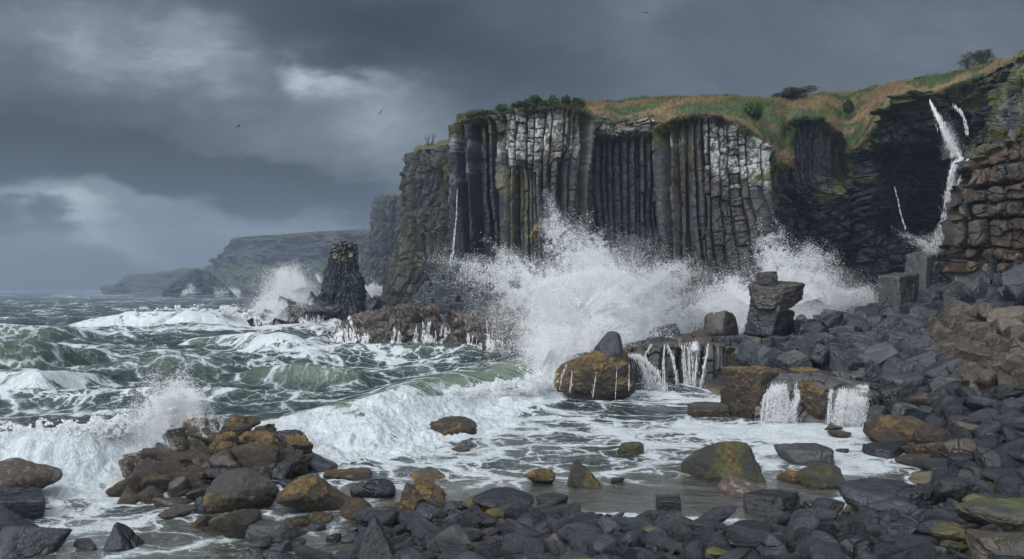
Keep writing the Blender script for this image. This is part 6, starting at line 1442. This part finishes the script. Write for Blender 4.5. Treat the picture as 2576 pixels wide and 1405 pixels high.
for q_, it in enumerate([([(1425, 918, 33.3), (1412, 945, 32.9), (1408, 975, 32.8)], 800, .03, .04), ([(1440, 935, 33), (1434, 985, 32.7)], 800, .03, .04), ([(1500, 935, 32.9), (1490, 1000, 32.5)], 600, .02, .03), ([(1583, 915, 33.6), (1582, 985, 33.2)], 800, .02, .04), ([(1552, 925, 33.2), (1548, 1000, 32.8)], 400, .02, .02)]):
    o_ = veil('trickle', 'thin white trickle down the front of the left golden rock', [it], 370 + q_, .035, od=.18, cat='trickle'); o_['group'] = 'trickles on the left golden rock'
# ---- spray: clouds of droplets thrown along ballistic fans
def plume(g, n, o, tip, w0, w1, bend=0.0, Yo=0, depth=.6, power=1.0, fil=.5, seed=0, grav=.0):
    """droplets between photo points o and tip (px, py, Y); widths in photo units; jets inside a soft cloud, thinning towards the tip"""
    nn = int(n * 1.9); nj = 46
    lj = g.normal(0, .95, nj); Lj = g.uniform(.45, 1.22, nj) * np.exp(-.10 * lj ** 2); wj = g.uniform(.2, 1, nj) ** 1.5; wj /= wj.sum(); cj = g.normal(0, .35, nj); dj = g.normal(0, 1, nj)
    isj = g.random(nn) < .30 + .45 * fil; k = g.choice(nj, nn, p=wj)
    u0 = 1 - g.random(nn) ** (.62 / power)
    u0 = np.where(g.random(nn) < .22, g.random(nn), u0)
    u = np.where(isj, u0 * Lj[k] * 1.12, u0 * 1.02)
    th_ = (.07 + .16 * u) * (1 + .8 * (g.random(nn) < .25))
    heavy = np.where(g.random(nn) < .2, 1.45, .78)
    lat = np.where(isj, lj[k] + cj[k] * u ** 2 + g.normal(0, 1, nn) * th_, g.normal(0, 1, nn) * heavy); dp = np.where(isj, dj[k] + g.normal(0, .25, nn), g.normal(0, 1, nn))
    wdt = mix(w0, w1, np.clip(u, 0, 1.3) ** .8)
    ox, oy, oY = o; tx_, ty_, tY = tip; dx, dy = tx_ - ox, ty_ - oy; L = math.hypot(dx, dy); nx, ny = -dy / L, dx / L
    px = ox + dx * u + nx * (lat * wdt + bend * 4 * u * (1 - u)); py = oy + dy * u + ny * (lat * wdt + bend * 4 * u * (1 - u)); Y = mix(oY, tY, u) + dp * depth * (wdt / F * oY)
    q2 = .6 * fbm(px / 34, py / 34, Y / 3, 310 + seed, 4) + .4 * fbm(px / 9, py / 9, Y, 311 + seed, 2)
    dens = (1 - fil) + fil * 1.6 * ss(.38, .60, q2)
    m = (g.random(nn) < dens) & (~np.isnan(px))
    px, py, Y = px[m][:n], py[m][:n], Y[m][:n]
    return np.stack([(px - CX) / F * Y, Y, H - (py - HY) / F * Y], -1)
def spray(name, label, plumes, seed, scale, rr=(.35, .9), zmin=-.1):
    """scale: metres per rendered pixel at the spray"""
    g = rng(seed); out_, rad = [], []
    for k, (n, o, tip, w0, w1, kw) in enumerate(plumes):
        sz_ = kw.pop('size', 1.0); p = plume(g, n, o, tip, w0, w1, seed=seed + k, **kw); out_.append(p)
        rad.append(np.where(g.random(len(p)) < .16, np.clip(g.lognormal(-.75, .40, len(p)), .2, .95), np.clip(g.lognormal(-1.32, .30, len(p)), .14, .5)) * scale * sz_)
    p, r = np.concatenate(out_), np.concatenate(rad); m = p[:, 2] > zmin; print('SPRAY', name, m.sum())
    return droplets(name, label, p[m], r[m], seed)
K = 1.0
spray('wave_spray', 'great burst of white spray exploding in front of the columns', [
    (190000, (1490, 880, 43), (1450, 690, 48), 72, 66, dict(power=.8, fil=.15)),
    (110000, (1550, 850, 45), (1620, 715, 50), 66, 44, dict(power=.8, fil=.25)),
    (70000, (1500, 770, 46), (1392, 545, 53), 44, 24, dict(power=1.0, fil=.8, bend=-8)),
    (46000, (1540, 760, 47), (1480, 585, 54), 44, 24, dict(power=1.1, fil=.9)),
    (30000, (1570, 740, 48), (1610, 600, 55), 60, 44, dict(power=1.1, fil=.7, size=.6)),
    (66000, (1450, 790, 45), (1165, 672, 55), 28, 26, dict(power=1.0, fil=.85, bend=14)),
    (34000, (1430, 770, 46), (1255, 640, 54), 26, 20, dict(power=1.0, fil=.9)),
    (34000, (1440, 810, 45), (1235, 755, 53), 20, 24, dict(power=1.0, fil=.9, bend=-8)),
    (90000, (1550, 800, 46), (1728, 688, 53), 38, 26, dict(power=.9, fil=.6, bend=-8)),
    (60000, (1620, 840, 47), (1800, 765, 57), 38, 28, dict(power=.8, fil=.5)),
    (46000, (1378, 1000, 33.5), (1402, 820, 40), 22, 46, dict(power=.8, fil=.3)),
    (26000, (1372, 900, 36), (1280, 850, 42), 20, 40, dict(power=1.0, fil=.8, size=.6)),
    (26000, (1500, 810, 38), (1580, 765, 40), 26, 34, dict(power=.8, fil=.7)),
    (18000, (1515, 890, 35.3), (1528, 800, 36), 26, 32, dict(power=.8, fil=.8)),
    (40000, (1180, 800, 60), (1900, 790, 62), 46, 40, dict(power=.6, fil=.7, size=.5)),
    (120000, (1480, 830, 46), (1440, 640, 52), 135, 120, dict(power=.8, fil=.55, size=.55)),
    (14000, (1240, 880, 58), (1190, 700, 62), 40, 30, dict(power=.8, fil=.8, size=.5)),
    ], 101, .055)
spray('wave_spray', 'second burst of spray rising behind the rock pillar', [
    (70000, (2010, 820, 56), (2050, 660, 62), 110, 90, dict(power=.8, fil=.55, size=.55)), (100000, (2000, 830, 55), (2060, 700, 61), 76, 46, dict(power=.8, fil=.4)), (56000, (1990, 770, 56), (1935, 592, 63), 44, 24, dict(power=1.0, fil=.85, bend=-8)), (40000, (2020, 730, 58), (2075, 635, 64), 42, 34, dict(power=1.1, fil=.85)),
    (46000, (1880, 810, 52), (1775, 735, 58), 38, 28, dict(power=.9, fil=.7)), (44000, (2070, 770, 59), (2215, 745, 64), 34, 22, dict(power=1.0, fil=.7)), (36000, (1820, 835, 50), (1900, 770, 55), 40, 36, dict(power=.8, fil=.3)), (18000, (1870, 770, 55), (1835, 690, 60), 24, 22, dict(power=1.1, fil=.9))], 102, .062)
spray('wave_spray', 'burst of spray over the weedy mound in the left surf', [
    (60000, (330, 1190, 20.5), (445, 970, 23), 42, 30, dict(power=.9, fil=.6)), (45000, (440, 1090, 22), (455, 955, 23.5), 62, 20, dict(power=1.1, fil=.8)), (50000, (420, 1080, 22.5), (530, 1020, 24), 60, 46, dict(power=1.0, fil=.45, size=.8)),
    (60000, (300, 1200, 19.8), (240, 1080, 21.5), 70, 50, dict(power=.8, fil=.4, size=.9)), (16000, (380, 1140, 21), (340, 1010, 23), 60, 50, dict(power=1.0, fil=.9, size=.6)), (12000, (430, 1030, 22), (400, 940, 23), 40, 30, dict(power=1.3, fil=.95, size=.8)), (14000, (300, 1190, 19.0), (390, 1130, 19.4), 34, 30, dict(power=1.0, fil=.8, size=.7))], 103, .024)
spray('wave_spray', 'soft plume of spray left of the sea stack', [
    (60000, (700, 800, 100), (735, 690, 112), 38, 34, dict(power=.8, fil=.3, size=.8)), (26000, (730, 730, 108), (715, 672, 114), 26, 20, dict(power=1.0, fil=.6, size=.7)), (26000, (690, 800, 99), (650, 760, 104), 26, 26, dict(power=.9, fil=.5, size=.6)), (22000, (760, 760, 106), (775, 710, 112), 22, 22, dict(power=.9, fil=.4, size=.6))], 104, .12)
spray('wave_spray', 'white splash against the rock islet', [(1500, (482, 738, 500), (478, 712, 500), 12, 6, dict(power=.9, fil=.6)), (1000, (470, 738, 500), (464, 726, 500), 6, 5, dict(fil=.6))], 105, .36, zmin=.2)
spray('wave_spray', 'small splash at the right end of the islet', [(2200, (590, 739, 480), (602, 728, 480), 14, 6, dict(power=.8, fil=.4)), (1400, (540, 739, 480), (575, 733, 480), 12, 5, dict(power=.8, fil=.4))], 106, .34, zmin=.2)
spray('wave_spray', 'white water between the sea stack and the headland', [(16000, (935, 746, 165), (960, 728, 170), 16, 10, dict(power=.8, fil=.4))], 107, .18)
spray('wave_spray', 'mist where the waterfall lands on the blocks', [(3000, (2360, 632, 49), (2265, 588, 50), 8, 7, dict(power=1.0, fil=.8, size=.7)), (7000, (2355, 640, 49), (2330, 590, 51), 20, 22, dict(power=.8, fil=.6, size=.6)), (14000, (2405, 395, 64), (2380, 310, 68), 16, 10, dict(power=.7, fil=.3, size=.5)), (12000, (2385, 600, 49.5), (2400, 430, 50), 14, 8, dict(power=1, fil=.4, size=.45))], 108, .05)
# froth thrown along the breaking crests
def crestspray(name, label, line, n, wy_, seed, scale, lift=1.0):
    g = rng(seed); k = g.random(n) * (len(line) - 1); L_ = np.array(line, float); i = np.minimum(k.astype(int), len(line) - 2); f_ = (k - i)[:, None]; c = L_[i] + (L_[i + 1] - L_[i]) * f_
    px = c[:, 0] + g.normal(0, 8, n); u = g.random(n) ** 1.6; py = c[:, 1] + wy_ * .25 - u * wy_ * lift * (.4 + 1.2 * fbm(px / 30, 0 * px, 0, seed, 3)) + g.normal(0, 3, n); Y = c[:, 2] + g.normal(0, .25, n)
    p = np.stack([(px - CX) / F * Y, Y, H - (py - HY) / F * Y], -1); m = (fbm(px / 14, py / 10, 0, seed + 1, 3) > .44)
    return droplets(name, label, p[m], (np.clip(g.lognormal(-.5, .5, n), .3, 2.2) * scale)[m], seed)
crestspray('wave_spray', 'froth along the front of the main breaking wave', [(760, 1075, 24.5), (900, 1060, 25.5), (1020, 1040, 27), (1150, 1015, 29), (1280, 985, 31.5), (1390, 960, 34)], 60000, 45, 111, .026)
crestspray('wave_spray', 'froth along the crest of the left breaking wave', [(-60, 1100, 19.6), (80, 1100, 19.6), (200, 1095, 19.8), (320, 1080, 20.2)], 34000, 40, 112, .020)
crestspray('wave_spray', 'froth blowing off the distant breaking crest', [(350, 785, 98), (450, 783, 100), (560, 780, 102), (640, 792, 100)], 14000, 14, 113, .09)
# ------------------------------------------------------------------ air
m, t, out = newmat('sea haze')
pv = t.n('ShaderNodeVolumePrincipled'); t.put(pv, 'Color', (.50, .62, .78, 1)); t.put(pv, 'Density', .00045); t.put(pv, 'Anisotropy', .0)
t.L.new(pv.outputs[0], out.inputs['Volume'])
hv = np.array([(x_, y_, z_) for x_ in (-1500, 900) for y_ in (-40, 1500) for z_ in (-9, 120)], float)
hf = np.array([[0, 1, 3, 2], [4, 6, 7, 5], [0, 4, 5, 1], [2, 3, 7, 6], [0, 2, 6, 4], [1, 5, 7, 3]])
tag(mesh('haze', hv, hf, m, False), 'pale sea haze filling the air', 'haze', kind='stuff')
